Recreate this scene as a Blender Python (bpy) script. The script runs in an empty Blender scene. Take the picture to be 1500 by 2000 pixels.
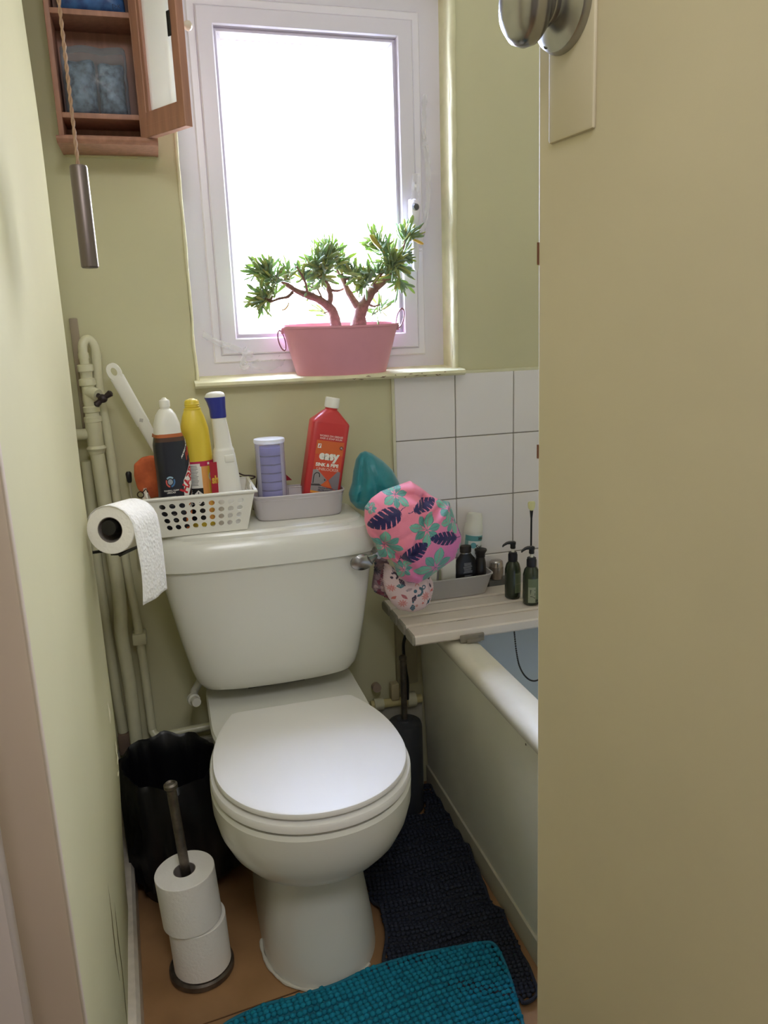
import bpy, bmesh, math, random
import numpy as np
from mathutils import Vector, Matrix, Euler
random.seed(7)
PI = math.pi
scene = bpy.context.scene
col = scene.collection

# ------------------------------------------------------------------ camera
cam_data = bpy.data.cameras.new('camera')
cam = bpy.data.objects.new('camera', cam_data)
col.objects.link(cam)
_r = Vector((0.96036903, -0.27671947, -0.03343143))
_d = Vector((-0.09585238, -0.2152488, -0.97184375))
_f = Vector((0.26173202, 0.93653312, -0.2332425))
cam.matrix_world = Matrix(((_r.x, -_d.x, -_f.x, 0), (_r.y, -_d.y, -_f.y, 0), (_r.z, -_d.z, -_f.z, 1.19), (0, 0, 0, 1)))
cam_data.sensor_fit = 'HORIZONTAL'
cam_data.sensor_width = 36
cam_data.lens = 36
cam_data.clip_start = 0.02
scene.camera = cam

# ------------------------------------------------------------------ light
SKY = 104.0
world = bpy.data.worlds.new('sky')
scene.world = world
world.use_nodes = True
_bg = world.node_tree.nodes['Background']
_bg.inputs[0].default_value = (0.93, 0.96, 1.0, 1)
_bg.inputs[1].default_value = SKY
_nt = world.node_tree
_tc = _nt.nodes.new('ShaderNodeTexCoord'); _sp = _nt.nodes.new('ShaderNodeSeparateXYZ'); _rp = _nt.nodes.new('ShaderNodeValToRGB')
_nt.links.new(_tc.outputs['Generated'], _sp.inputs[0]); _nt.links.new(_sp.outputs[2], _rp.inputs[0])
_rp.color_ramp.elements[0].position = 0.0; _rp.color_ramp.elements[0].color = (0.33, 0.36, 0.50, 1)
_rp.color_ramp.elements[1].position = 0.12; _rp.color_ramp.elements[1].color = (0.72, 0.85, 1.26, 1)
# made-up sky gradient: brighter leftwards for the door, dimmer rightwards for the left wall
_rx = _nt.nodes.new('ShaderNodeMapRange')
_rx.inputs['From Min'].default_value = 0.05; _rx.inputs['From Max'].default_value = 0.50
_rx.inputs['To Min'].default_value = SKY*1.25; _rx.inputs['To Max'].default_value = SKY*0.17
_nt.links.new(_sp.outputs[0], _rx.inputs['Value']); _nt.links.new(_rx.outputs[0], _bg.inputs[1])
_cm = _nt.nodes.new('ShaderNodeMapRange'); _cm.inputs['From Min'].default_value = 0.10; _cm.inputs['From Max'].default_value = 0.45
_mc = _nt.nodes.new('ShaderNodeMixRGB'); _mc.inputs[2].default_value = (0.95, 0.92, 0.92, 1)
_nt.links.new(_sp.outputs[0], _cm.inputs['Value']); _nt.links.new(_cm.outputs[0], _mc.inputs[0]); _nt.links.new(_rp.outputs[0], _mc.inputs[1])
_nt.links.new(_mc.outputs[0], _bg.inputs[0])

def area(name, loc, target, sx, sy, power, color, portal=False):
    d = bpy.data.lights.new(name, 'AREA')
    d.shape = 'RECTANGLE'; d.size = sx; d.size_y = sy
    d.energy = power; d.color = color
    o = bpy.data.objects.new(name, d)
    o.location = loc
    o.rotation_euler = (Vector(target) - Vector(loc)).to_track_quat('-Z', 'Y').to_euler()
    col.objects.link(o)
    if portal: d.cycles.is_portal = True
    return o
area('window_portal', (0.365, 1.95, 1.49), (0.365, 0, 1.49), 0.42, 0.66, 1.0, (1, 1, 1), True)
# added fill light, unseen, overhead behind the camera, to lift surfaces facing it
area('frontal_fill_light', (0.12, -0.35, 2.22), (0.15, 1.2, 0.4), 0.45, 0.45, 11.0, (0.97, 0.97, 1.0))
scene.view_settings.view_transform = 'Standard'
scene.view_settings.look = 'None'
scene.view_settings.gamma = 1.0
scene.view_settings.use_curve_mapping = False
scene.view_settings.exposure = 0.15
if hasattr(scene, 'cycles'):
    scene.cycles.max_bounces = 12
    scene.cycles.diffuse_bounces = 8
    scene.cycles.transparent_max_bounces = 16
    scene.cycles.sample_clamp_indirect = 6.0

# ------------------------------------------------------------------ materials
def lin(c):
    return tuple((v/12.92 if v <= 0.04045 else ((v+0.055)/1.055)**2.4) for v in c)
def S(r, g, b): return lin((r/255, g/255, b/255))
MATS = {}
def mat(name, color, rough=0.5, metal=0.0, var=0.0, vscale=8, bump=0.0, bscale=60, stretch=None, trans=0.0,
        spec=0.5, vcol=None, c2=None, sss=0.0, coat=0.0, sheen=0.0):
    if name in MATS: return MATS[name]
    m = bpy.data.materials.new(name); m.use_nodes = True
    nt = m.node_tree; b = nt.nodes['Principled BSDF']
    b.inputs['Base Color'].default_value = (*color, 1)
    b.inputs['Roughness'].default_value = rough
    b.inputs['Metallic'].default_value = metal
    b.inputs['Specular IOR Level'].default_value = spec
    if coat: b.inputs['Coat Weight'].default_value = coat; b.inputs['Coat Roughness'].default_value = 0.1
    if sss:
        b.inputs['Subsurface Weight'].default_value = sss
        b.inputs['Subsurface Radius'].default_value = (0.01, 0.01, 0.01)
    if sheen: b.inputs['Sheen Weight'].default_value = sheen
    tc = nt.nodes.new('ShaderNodeTexCoord')
    mp = nt.nodes.new('ShaderNodeMapping')
    nt.links.new(tc.outputs['Object'], mp.inputs[0])
    if stretch: mp.inputs['Scale'].default_value = stretch
    if var > 0:
        n = nt.nodes.new('ShaderNodeTexNoise'); n.inputs['Scale'].default_value = vscale; n.inputs['Detail'].default_value = 6
        nt.links.new(mp.outputs[0], n.inputs['Vector'])
        r = nt.nodes.new('ShaderNodeValToRGB')
        ca = c2 if c2 else tuple(v*(1-var) for v in color)
        cb = tuple(min(1, v*(1+var*0.5)) for v in color)
        r.color_ramp.elements[0].color = (*ca, 1); r.color_ramp.elements[1].color = (*cb, 1)
        r.color_ramp.elements[0].position = 0.3; r.color_ramp.elements[1].position = 0.7
        nt.links.new(n.outputs[0], r.inputs[0]); nt.links.new(r.outputs[0], b.inputs['Base Color'])
    if vcol:
        a = nt.nodes.new('ShaderNodeVertexColor'); a.layer_name = vcol
        nt.links.new(a.outputs[0], b.inputs['Base Color'])
    if bump > 0:
        n2 = nt.nodes.new('ShaderNodeTexNoise'); n2.inputs['Scale'].default_value = bscale; n2.inputs['Detail'].default_value = 4
        nt.links.new(mp.outputs[0], n2.inputs['Vector'])
        bp = nt.nodes.new('ShaderNodeBump'); bp.inputs['Strength'].default_value = bump; bp.inputs['Distance'].default_value = 0.002
        nt.links.new(n2.outputs[0], bp.inputs['Height']); nt.links.new(bp.outputs[0], b.inputs['Normal'])
    MATS[name] = m
    return m

def translucent(m, amount, color):
    nt = m.node_tree; b = nt.nodes['Principled BSDF']; out = nt.nodes['Material Output']
    t = nt.nodes.new('ShaderNodeBsdfTranslucent'); t.inputs[0].default_value = (*color, 1)
    mx = nt.nodes.new('ShaderNodeMixShader'); mx.inputs[0].default_value = amount
    nt.links.new(b.outputs[0], mx.inputs[1]); nt.links.new(t.outputs[0], mx.inputs[2]); nt.links.new(mx.outputs[0], out.inputs[0])
    return m

def clear(name, tint, alpha, rough=0.05):
    """thin clear film or pane: mostly see-through with a glossy coat"""
    m = bpy.data.materials.new(name); m.use_nodes = True
    nt = m.node_tree; nt.nodes.remove(nt.nodes['Principled BSDF']); out = nt.nodes['Material Output']
    t = nt.nodes.new('ShaderNodeBsdfTransparent'); t.inputs[0].default_value = (*tint, 1)
    g = nt.nodes.new('ShaderNodeBsdfPrincipled'); g.inputs['Base Color'].default_value = (*tint, 1); g.inputs['Roughness'].default_value = rough
    fr = nt.nodes.new('ShaderNodeLayerWeight'); fr.inputs[0].default_value = 0.25
    ma = nt.nodes.new('ShaderNodeMath'); ma.operation = 'MULTIPLY_ADD'; ma.inputs[1].default_value = 0.5; ma.inputs[2].default_value = alpha
    nt.links.new(fr.outputs['Fresnel'], ma.inputs[0])
    mx = nt.nodes.new('ShaderNodeMixShader')
    nt.links.new(ma.outputs[0], mx.inputs[0]); nt.links.new(t.outputs[0], mx.inputs[1]); nt.links.new(g.outputs[0], mx.inputs[2])
    nt.links.new(mx.outputs[0], out.inputs[0])
    MATS[name] = m
    return m

CREAM = S(206, 202, 168)
WALL = mat('cream_wall_paint', CREAM, 0.8, spec=0.2, var=0.05, vscale=3, bump=0.25, bscale=14)
GLOSS_CREAM = mat('cream_gloss_paint', S(214, 211, 182), 0.3, var=0.08, vscale=20, bump=0.25, bscale=35)
TRIM = mat('cracked_cream_gloss', S(226, 222, 188), 0.65, spec=0.3, var=0.1, vscale=30, bump=0.4, bscale=50)
UPVC = mat('white_upvc', S(226, 222, 236), 0.3)
UPVC2 = mat('white_upvc_bead', S(236, 232, 244), 0.28)
CERAMIC = mat('white_ceramic', S(222, 221, 214), 0.24, spec=0.5, coat=0.08)
SEAT = mat('white_seat_plastic', S(230, 228, 226), 0.5, spec=0.35)
DOORP = mat('cream_door_paint', S(212, 202, 178), 0.6, spec=0.3, var=0.05, vscale=5, bump=0.2, bscale=20)
TILE = mat('white_tile_glaze', S(234, 229, 232), 0.15, coat=0.3)
GROUT = mat('grey_grout', S(150, 144, 136), 0.9, var=0.15, vscale=60)
STEEL = mat('brushed_steel', S(150, 145, 138), 0.32, 0.9, var=0.15, vscale=30)
DULL = mat('tarnished_nickel', S(120, 112, 104), 0.4, 0.85, var=0.3, vscale=60)
CHROME = mat('aged_chrome', S(170, 168, 165), 0.25, 0.95, var=0.12, vscale=80)
BLACK = mat('black_plastic', S(22, 22, 26), 0.35)
BLACKM = mat('black_metal', S(24, 22, 22), 0.5)
BAG = mat('black_bin_liner', S(14, 14, 18), 0.38, bump=0.6, bscale=25)
WOOD = mat('pine_brown', S(164, 118, 98), 0.5, var=0.2, vscale=14, stretch=(6, 6, 0.6), bump=0.2, bscale=40)
PAPER = mat('tissue_paper', S(246, 243, 238), 0.95, bump=0.5, bscale=160)
PAPER_END = mat('tissue_paper_end', S(214, 204, 178), 0.95, bump=0.4, bscale=300)
CARD = mat('grey_card', S(140, 132, 126), 0.9)
WHITEP = mat('white_plastic', S(232, 230, 222), 0.35)
GREYP = mat('pale_grey_plastic', S(206, 200, 204), 0.35)
PINKM = mat('pink_enamel', S(216, 150, 164), 0.4, var=0.04, vscale=20)
BARK = mat('plant_bark', S(120, 88, 76), 0.9, var=0.35, vscale=120, bump=0.8, bscale=300)
SOIL = mat('potting_soil', S(60, 44, 34), 1.0, var=0.4, vscale=200, bump=1.0, bscale=300)
BATHW = mat('bath_enamel', S(206, 210, 212), 0.15, coat=0.3)
BATHRIM = mat('bath_rim_enamel', S(226, 222, 208), 0.2, var=0.06, vscale=14, coat=0.2)
PANEL = mat('bath_panel_grey', S(228, 227, 216), 0.55, var=0.08, vscale=4)
FLOOR = mat('floor_vinyl', S(172, 132, 92), 0.5, var=0.2, vscale=5, c2=S(140, 104, 70))
GLASS = clear('clear_glass', (0.97, 0.98, 0.98), 0.02)
FILM = clear('clear_tape', (0.95, 0.95, 0.97), 0.30, 0.25)

# ------------------------------------------------------------------ mesh helpers
class MB:
    def __init__(s): s.v = []; s.f = []
    def add(s, vs, fs):
        n = len(s.v); s.v += [tuple(v) for v in vs]; s.f += [tuple(i+n for i in f) for f in fs]; return s
    def tf(s, M):
        s.v = [tuple(M @ Vector(v)) for v in s.v]; return s
    def mv(s, x, y, z): return s.tf(Matrix.Translation((x, y, z)))
    def join(s, o): return s.add(o.v, o.f)

def box(x0, x1, y0, y1, z0, z1, bev=0.0, seg=2):
    m = MB()
    if bev <= 0:
        return m.add([(x0,y0,z0),(x1,y0,z0),(x1,y1,z0),(x0,y1,z0),(x0,y0,z1),(x1,y0,z1),(x1,y1,z1),(x0,y1,z1)],
              [(0,3,2,1),(4,5,6,7),(0,1,5,4),(1,2,6,5),(2,3,7,6),(3,0,4,7)])
    bm = bmesh.new(); bmesh.ops.create_cube(bm, size=1)
    for v in bm.verts:
        v.co = Vector(((x0+x1)/2+v.co.x*(x1-x0), (y0+y1)/2+v.co.y*(y1-y0), (z0+z1)/2+v.co.z*(z1-z0)))
    bmesh.ops.bevel(bm, geom=bm.edges[:], offset=bev, segments=seg, profile=0.5, affect='EDGES')
    bm.verts.index_update()
    m.add([v.co[:] for v in bm.verts], [tuple(v.index for v in f.verts) for f in bm.faces])
    bm.free(); return m

def loft(rings, cap0=True, cap1=True, closed=True):
    m = MB(); n = len(rings[0]); vs = [p for r in rings for p in r]; fs = []
    for i in range(len(rings)-1):
        for j in range(n if closed else n-1):
            k = (j+1) % n
            fs.append((i*n+j, i*n+k, (i+1)*n+k, (i+1)*n+j))
    if cap0: fs.append(tuple(reversed(range(n))))
    if cap1: fs.append(tuple((len(rings)-1)*n+j for j in range(n)))
    return m.add(vs, fs)

def ring(cx, cy, z, a, b, e=2.0, n=40):
    out = []
    for i in range(n):
        t = 2*PI*i/n; c, s_ = math.cos(t), math.sin(t)
        out.append((cx+a*math.copysign(abs(c)**(2/e), c), cy+b*math.copysign(abs(s_)**(2/e), s_), z))
    return out

def lathe(prof, n=28, cx=0, cy=0, cap0=True, cap1=True):
    return loft([[(cx+r*math.cos(2*PI*i/n), cy+r*math.sin(2*PI*i/n), z) for i in range(n)] for r, z in prof], cap0, cap1)

def axis_m(origin, d):
    d = Vector(d).normalized()
    q = Vector((0, 0, 1)).rotation_difference(d)
    return Matrix.Translation(origin) @ q.to_matrix().to_4x4()

def tube(pts, rad, n=12, caps=True):
    pts = [Vector(p[:3]) for p in pts]
    rs = rad if isinstance(rad, (list, tuple)) else [rad]*len(pts)
    rings = []; up = None
    for i, p in enumerate(pts):
        t = (pts[min(i+1, len(pts)-1)]-pts[max(i-1, 0)]).normalized()
        if up is None:
            up = Vector((0, 1, 0)) if abs(t.y) < 0.9 else Vector((1, 0, 0))
        a = t.cross(up).normalized(); b = a.cross(t).normalized(); up = b
        rings.append([tuple(p+rs[i]*(math.cos(2*PI*k/n)*a+math.sin(2*PI*k/n)*b)) for k in range(n)])
    return loft(rings, caps, caps)

def smooth_path(pts, k=4):
    """Catmull-Rom through points of any dimension"""
    P = [np.array(p, float) for p in pts]; P = [2*P[0]-P[1]]+P+[2*P[-1]-P[-2]]
    out = []
    for i in range(1, len(P)-2):
        for j in range(k):
            t = j/k
            out.append(0.5*((2*P[i])+(-P[i-1]+P[i+1])*t+(2*P[i-1]-5*P[i]+4*P[i+1]-P[i+2])*t*t+(-P[i-1]+3*P[i]-3*P[i+1]+P[i+2])*t**3))
    out.append(P[-2])
    return [tuple(float(c) for c in p) for p in out]

def torus(R, r, n=32, m=10, arc=2*PI):
    steps = n if arc >= 2*PI-1e-6 else n+1
    rings = []
    for i in range(steps):
        t = arc*i/n; c = Vector((math.cos(t), math.sin(t), 0))
        rings.append([tuple(c*(R+r*math.cos(2*PI*k/m))+Vector((0, 0, r*math.sin(2*PI*k/m)))) for k in range(m)])
    if arc >= 2*PI-1e-6:
        mm = loft(rings, False, False); nn = len(rings)
        mm.f += [((nn-1)*m+j, (nn-1)*m+(j+1) % m, (j+1) % m, j) for j in range(m)]
        return mm
    return loft(rings)

def obj(name, mb, m, parent=None, smooth=True, angle=35, label=None, loc=None, recalc=True, mods=None, vc=None):
    me = bpy.data.meshes.new(name)
    me.from_pydata(mb.v, [], mb.f); me.update()
    if recalc:
        bm = bmesh.new(); bm.from_mesh(me)
        bmesh.ops.remove_doubles(bm, verts=bm.verts, dist=1e-6) if vc is None else None
        bmesh.ops.recalc_face_normals(bm, faces=bm.faces); bm.to_mesh(me); bm.free()
    for x in (m if isinstance(m, list) else [m]): me.materials.append(x)
    if vc is not None:
        ca = me.color_attributes.new('col', 'FLOAT_COLOR', 'POINT')
        ca.data.foreach_set('color', np.asarray(vc, dtype=np.float32).ravel())
    if smooth:
        me.polygons.foreach_set('use_smooth', [True]*len(me.polygons))
        me.set_sharp_from_angle(angle=math.radians(angle))
    o = bpy.data.objects.new(name, me); col.objects.link(o)
    if parent is not None: o.parent = parent
    if loc: o.location = loc
    if label: o['label'] = label
    for md in (mods or []):
        mm = o.modifiers.new(md[0], md[0])
        for k, v in md[1].items(): setattr(mm, k, v)
    return o

def part(name, mb, m, parent, **k):
    """mb is given in world coordinates; stored relative to its (top-level) parent"""
    M = Matrix.LocRotScale(parent.location, parent.rotation_euler, None)
    if parent.parent: M = Matrix.LocRotScale(parent.parent.location, parent.parent.rotation_euler, None) @ M
    mb.tf(M.inverted())
    return obj(name, mb, m, parent, **k)

def tag(o, label, cat, group=None):
    o['label'] = label; o['category'] = cat
    if group: o['group'] = group
    return o

def thing(name, label, cat, loc=(0, 0, 0), rot=(0, 0, 0), group=None):
    o = bpy.data.objects.new(name, None); o.empty_display_size = 0.05; col.objects.link(o)
    o.location = loc; o.rotation_euler = rot
    return tag(o, label, cat, group)

def struct(name, mb, m, **k):
    o = obj(name, mb, m, **k); o['kind'] = 'structure'; return o
def struct_empty(name, loc=(0, 0, 0), rot=(0, 0, 0)):
    o = bpy.data.objects.new(name, None); col.objects.link(o); o.location = loc; o.rotation_euler = rot
    o['kind'] = 'structure'; return o

def text_mb(s, size, bold=0.0, align='CENTER', space=1.0):
    cu = bpy.data.curves.new('txt', 'FONT'); cu.body = s; cu.size = size; cu.offset = bold; cu.align_x = align
    cu.align_y = 'CENTER'; cu.resolution_u = 3; cu.space_character = space
    o = bpy.data.objects.new('txt', cu); col.objects.link(o)
    dg = bpy.context.evaluated_depsgraph_get()
    me = o.evaluated_get(dg).to_mesh()
    m = MB().add([v.co[:] for v in me.vertices], [tuple(p.vertices) for p in me.polygons])
    o.to_mesh_clear() if hasattr(o, 'to_mesh_clear') else None
    bpy.data.objects.remove(o); bpy.data.curves.remove(cu)
    return m

def wrap(mb, fn):
    """(u, v) in the plane -> fn(u, v) on the surface"""
    mb.v = [fn(p[0], p[1]) for p in mb.v]; return mb
def patch(u0, u1, v0, v1, nu=12, nv=2):
    m = MB(); vs = [(u0+(u1-u0)*i/nu, v0+(v1-v0)*j/nv, 0) for j in range(nv+1) for i in range(nu+1)]
    return m.add(vs, [(j*(nu+1)+i, j*(nu+1)+i+1, (j+1)*(nu+1)+i+1, (j+1)*(nu+1)+i) for j in range(nv) for i in range(nu)])
def poly(pts, k=0):
    """fan-filled polygon (convex or star-shaped about its centroid)"""
    cx = sum(p[0] for p in pts)/len(pts); cy = sum(p[1] for p in pts)/len(pts)
    m = MB(); n = len(pts)
    return m.add([(cx, cy, 0)]+[(p[0], p[1], 0) for p in pts], [(0, i+1, (i+1) % n+1) for i in range(n)])

# ------------------------------------------------------------------ measured outlines (metres)
PIPE_A = [(-0.1485, 1.708, 1.1622), (-0.1465, 1.708, 1.1276), (-0.1449, 1.708, 1.0867), (-0.1457, 1.708, 1.0066), (-0.1452, 1.708, 0.9613), (-0.1417, 1.708, 0.8528), (-0.136, 1.708, 0.6916), (-0.136, 1.708, 0.6084), (-0.14, 1.708, 0.5458), (-0.1356, 1.708, 0.436), (-0.1358, 1.708, 0.2776)]
PIPE_B = [(-0.1248, 1.722, 1.161), (-0.1271, 1.722, 1.0789), (-0.1204, 1.722, 0.9728), (-0.1179, 1.722, 0.8636), (-0.1145, 1.722, 0.7013), (-0.1069, 1.722, 0.5896), (-0.104, 1.722, 0.5241), (-0.1011, 1.722, 0.4239), (-0.0995, 1.722, 0.3075)]
PIPE_C = [(-0.1713, 1.735, 0.9351), (-0.1746, 1.735, 0.7069), (-0.1713, 1.735, 0.525), (-0.1672, 1.735, 0.3596), (-0.1638, 1.735, 0.2962)]
TAP = [(-0.1182, 1.675, 1.0686), (-0.135, 1.675, 1.055), (-0.0997, 1.675, 1.0806)]
BRUSH_HANDLE = [(-0.0973, 1.68, 1.135), (-0.0749, 1.68, 1.0847), (-0.0498, 1.68, 1.0272), (-0.0292, 1.68, 0.9747)]
SPONGE = [(-0.0723, 1.66, 0.9294), (-0.0552, 1.66, 0.9432), (-0.0348, 1.66, 0.9461), (-0.0155, 1.66, 0.937), (-0.0174, 1.66, 0.8572), (-0.0527, 1.66, 0.8543), (-0.0706, 1.66, 0.8775), (-0.0748, 1.66, 0.9054)]
ROD = [(-0.0872, 1.72, 0.9069), (-0.0884, 1.72, 0.8897), (-0.0854, 1.72, 0.8768), (-0.0862, 1.72, 0.8259)]
LEFT_BR = [[(0.3954, 1.765, 1.1936, 0.0105), (0.3892, 1.765, 1.2278, 0.0091), (0.3801, 1.765, 1.2449, 0.007), (0.385, 1.765, 1.2582, 0.0056), (0.3834, 1.765, 1.275, 0.0052), (0.3772, 1.765, 1.2917, 0.0049), (0.3693, 1.765, 1.3101, 0.0042), (0.3652, 1.765, 1.3315, 0.0028)], [(0.3849, 1.765, 1.2347, 0.0077), (0.3618, 1.76, 1.2535, 0.007), (0.3335, 1.755, 1.2655, 0.0063), (0.3089, 1.75, 1.274, 0.0052), (0.29, 1.745, 1.2855, 0.0042), (0.2713, 1.74, 1.2968, 0.0035), (0.2561, 1.735, 1.3064, 0.0024)], [(0.2954, 1.742, 1.2723, 0.0031), (0.2819, 1.7353, 1.2625, 0.0028), (0.2638, 1.7287, 1.2593, 0.0024), (0.243, 1.722, 1.2525, 0.0021)], [(0.3294, 1.75, 1.2703, 0.0024), (0.3228, 1.735, 1.2941, 0.0021), (0.3034, 1.72, 1.3253, 0.0014)], [(0.366, 1.755, 1.2532, 0.0021), (0.3538, 1.765, 1.2822, 0.0017), (0.3355, 1.775, 1.2964, 0.0014)], [(0.3852, 1.765, 1.2766, 0.0028), (0.4052, 1.775, 1.2751, 0.0024), (0.4221, 1.785, 1.2803, 0.0021)]]
RIGHT_BR = [[(0.4467, 1.765, 1.192, 0.014), (0.4529, 1.765, 1.2261, 0.0126), (0.4666, 1.765, 1.2496, 0.0105), (0.4802, 1.765, 1.2697, 0.0098), (0.4972, 1.765, 1.2856, 0.0084), (0.5216, 1.765, 1.3011, 0.007), (0.5358, 1.765, 1.3195, 0.0052), (0.5489, 1.765, 1.3479, 0.0038), (0.5624, 1.765, 1.3696, 0.0028)], [(0.4531, 1.765, 1.2295, 0.0077), (0.4385, 1.768, 1.2538, 0.007), (0.4276, 1.771, 1.2744, 0.0059), (0.4186, 1.774, 1.2983, 0.0049), (0.4079, 1.777, 1.322, 0.0045), (0.4057, 1.78, 1.3356, 0.0031)], [(0.4869, 1.755, 1.2775, 0.0031), (0.4847, 1.745, 1.2937, 0.0031), (0.4986, 1.735, 1.3077, 0.0024)], [(0.5294, 1.76, 1.3023, 0.0031), (0.5415, 1.7525, 1.2932, 0.0024), (0.5471, 1.745, 1.2859, 0.0021)], [(0.4696, 1.77, 1.2463, 0.0028), (0.4886, 1.78, 1.2394, 0.0021), (0.5082, 1.79, 1.2427, 0.0014)]]
LEFT_CL = [(0.2404, 1.735, 1.3209, 0.0262, 26, (-0.3, 0.7)), (0.2186, 1.735, 1.3148, 0.0157, 10, (-0.9, 0.1)), (0.2617, 1.74, 1.305, 0.0209, 16, (0.1, 0.7)), (0.2907, 1.75, 1.3117, 0.0209, 18, (0.1, 0.8)), (0.2235, 1.725, 1.2633, 0.0244, 24, (-0.8, 0.2)), (0.2417, 1.73, 1.2759, 0.0209, 16, (-0.4, 0.3)), (0.3205, 1.745, 1.311, 0.0209, 18, (0, 0.6)), (0.3469, 1.75, 1.3369, 0.0297, 26, (-0.3, 0.6)), (0.3692, 1.755, 1.3469, 0.0314, 34, (0, 0.8)), (0.3895, 1.765, 1.3607, 0.0279, 28, (0.2, 0.9)), (0.3546, 1.76, 1.3148, 0.0209, 18, (-0.1, 0.3)), (0.339, 1.76, 1.2855, 0.0122, 8, (0, 0.2)), (0.3759, 1.8, 1.2291, 0.0133, 6, (-0.3, 0.5)), (0.22, 1.73, 1.2507, 0.014, 8, (-0.5, -0.7)), (0.3694, 1.75, 1.3041, 0.0174, 10, (0.2, 0.1))]
RIGHT_CL = [(0.4084, 1.775, 1.3418, 0.0209, 20, (0, 0.6)), (0.4234, 1.78, 1.3321, 0.0157, 10, (0.6, 0.3)), (0.4426, 1.76, 1.3103, 0.0209, 18, (-0.4, 0.5)), (0.4684, 1.75, 1.3026, 0.0244, 26, (-0.1, 0.7)), (0.457, 1.75, 1.2861, 0.0174, 12, (-0.6, 0)), (0.4941, 1.75, 1.3155, 0.0209, 18, (0, 0.7)), (0.499, 1.76, 1.3727, 0.0314, 28, (-0.5, 0.7)), (0.49, 1.765, 1.3832, 0.0209, 12, (-0.8, 0.5)), (0.5204, 1.76, 1.3627, 0.0209, 14, (-0.1, 0.8)), (0.5258, 1.75, 1.3418, 0.0262, 26, (-0.1, 0.6)), (0.5365, 1.745, 1.3246, 0.0244, 22, (0.4, 0.2)), (0.5668, 1.765, 1.3929, 0.0227, 24, (0.1, 1)), (0.5763, 1.76, 1.3956, 0.0174, 10, (0.7, 0.5)), (0.5465, 1.745, 1.291, 0.0192, 16, (0.2, -0.4)), (0.5081, 1.79, 1.2392, 0.0209, 18, (0.2, 0.6)), (0.5571, 1.75, 1.3482, 0.0174, 12, (0.7, -0.1)), (0.4557, 1.77, 1.3041, 0.014, 8, (-0.3, 0.3))]
PINK = [(0.3787, 0.8309), (0.3943, 0.8485), (0.4141, 0.8606), (0.4427, 0.8684), (0.4787, 0.8774), (0.4982, 0.8635), (0.5269, 0.8397), (0.5452, 0.83), (0.5636, 0.8246), (0.5699, 0.8052), (0.578, 0.779), (0.5899, 0.7485), (0.5868, 0.7267), (0.5732, 0.6986), (0.5388, 0.6785), (0.5083, 0.6599), (0.4857, 0.6516), (0.4655, 0.6569), (0.4439, 0.6753), (0.4374, 0.7017), (0.4254, 0.7231), (0.4161, 0.7151), (0.4056, 0.7217), (0.3993, 0.7476), (0.3826, 0.7743), (0.3767, 0.8031)]
PINK_NAVY = [(0.4414, 0.8257, 0.3802, 0.794, 0.0184), (0.4692, 0.8239, 0.5278, 0.8369, 0.0115), (0.5678, 0.7527, 0.501, 0.7644, 0.0136), (0.4471, 0.7188, 0.4938, 0.7552, 0.0152), (0.4871, 0.6309, 0.4618, 0.6602, 0.0112), (0.5927, 0.7445, 0.5779, 0.7736, 0.0048)]
PINK_GREEN = [(0.4936, 0.7832, 0.0384, 0.2), (0.5175, 0.694, 0.048, 0.5), (0.4388, 0.8557, 0.0304, 1.0), (0.4137, 0.7496, 0.0368, 0.8), (0.5594, 0.7918, 0.032, 2.3), (0.5542, 0.8157, 0.0304, 1.7), (0.4482, 0.6968, 0.024, 0.1), (0.3866, 0.8319, 0.0128, 0.0), (0.5848, 0.7196, 0.0176, 1.0)]
SHELL = [(0.4339, 0.6869), (0.4482, 0.6778), (0.4698, 0.6623), (0.4955, 0.6572), (0.5253, 0.6516), (0.5344, 0.6355), (0.535, 0.6204), (0.53, 0.6023), (0.526, 0.5915), (0.5088, 0.5796), (0.4899, 0.5766), (0.4603, 0.5855), (0.4459, 0.6005), (0.4338, 0.6245), (0.429, 0.6473), (0.4306, 0.6691)]
DARKCAP = [(0.4227, 0.7077), (0.4391, 0.702), (0.4476, 0.6787), (0.4483, 0.6411), (0.4586, 0.6095), (0.4692, 0.5813), (0.4596, 0.5787), (0.4431, 0.5963), (0.4285, 0.6059), (0.4139, 0.6154), (0.4078, 0.6275), (0.4138, 0.6642), (0.4166, 0.6917)]
TEAL = [(0.4053, 0.9238), (0.4163, 0.9275), (0.43, 0.9219), (0.4544, 0.9032), (0.4759, 0.8814), (0.4879, 0.8571), (0.4968, 0.8344), (0.4736, 0.8114), (0.4411, 0.7956), (0.4061, 0.7933), (0.3907, 0.8005), (0.3774, 0.8173), (0.375, 0.8331), (0.3838, 0.8569), (0.3881, 0.8841), (0.3954, 0.9109)]

# ================================================================== the room
XL, XR, YB, YF, ZC = -0.145, 1.27, 1.75, -1.6, 2.3
struct('floor', box(-0.9, XR+0.05, YF-0.1, YB+0.2, -0.05, 0.0), FLOOR, smooth=False)
struct('ceiling', box(-0.9, XR+0.05, YF-0.1, YB+0.2, ZC, ZC+0.05), mat('ceiling_white', S(232, 228, 214), 0.7), smooth=False)
struct('wall_right', box(XR, XR+0.05, YF-0.1, YB+0.2, 0, ZC), WALL, smooth=False)
HALL = mat('hallway_paint', S(150, 134, 116), 0.7)
struct('wall_front', box(-0.9, XR, YF-0.1, YF, 0, ZC), HALL, smooth=False)
struct('wall_hallway', box(-0.95, -0.9, YF-0.1, YB+0.2, 0, ZC), HALL, smooth=False)
# the floor covering has one visible seam, a shallow dark groove
struct('trim_5', box(-0.13, 0.16, -0.001, 0.001, 0.0, 0.0012).tf(Matrix.Translation((0, 1.172, 0)) @ Matrix.Rotation(0.10, 4, 'Z')), mat('floor_seam', S(96, 66, 42), 0.8), smooth=False)

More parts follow.
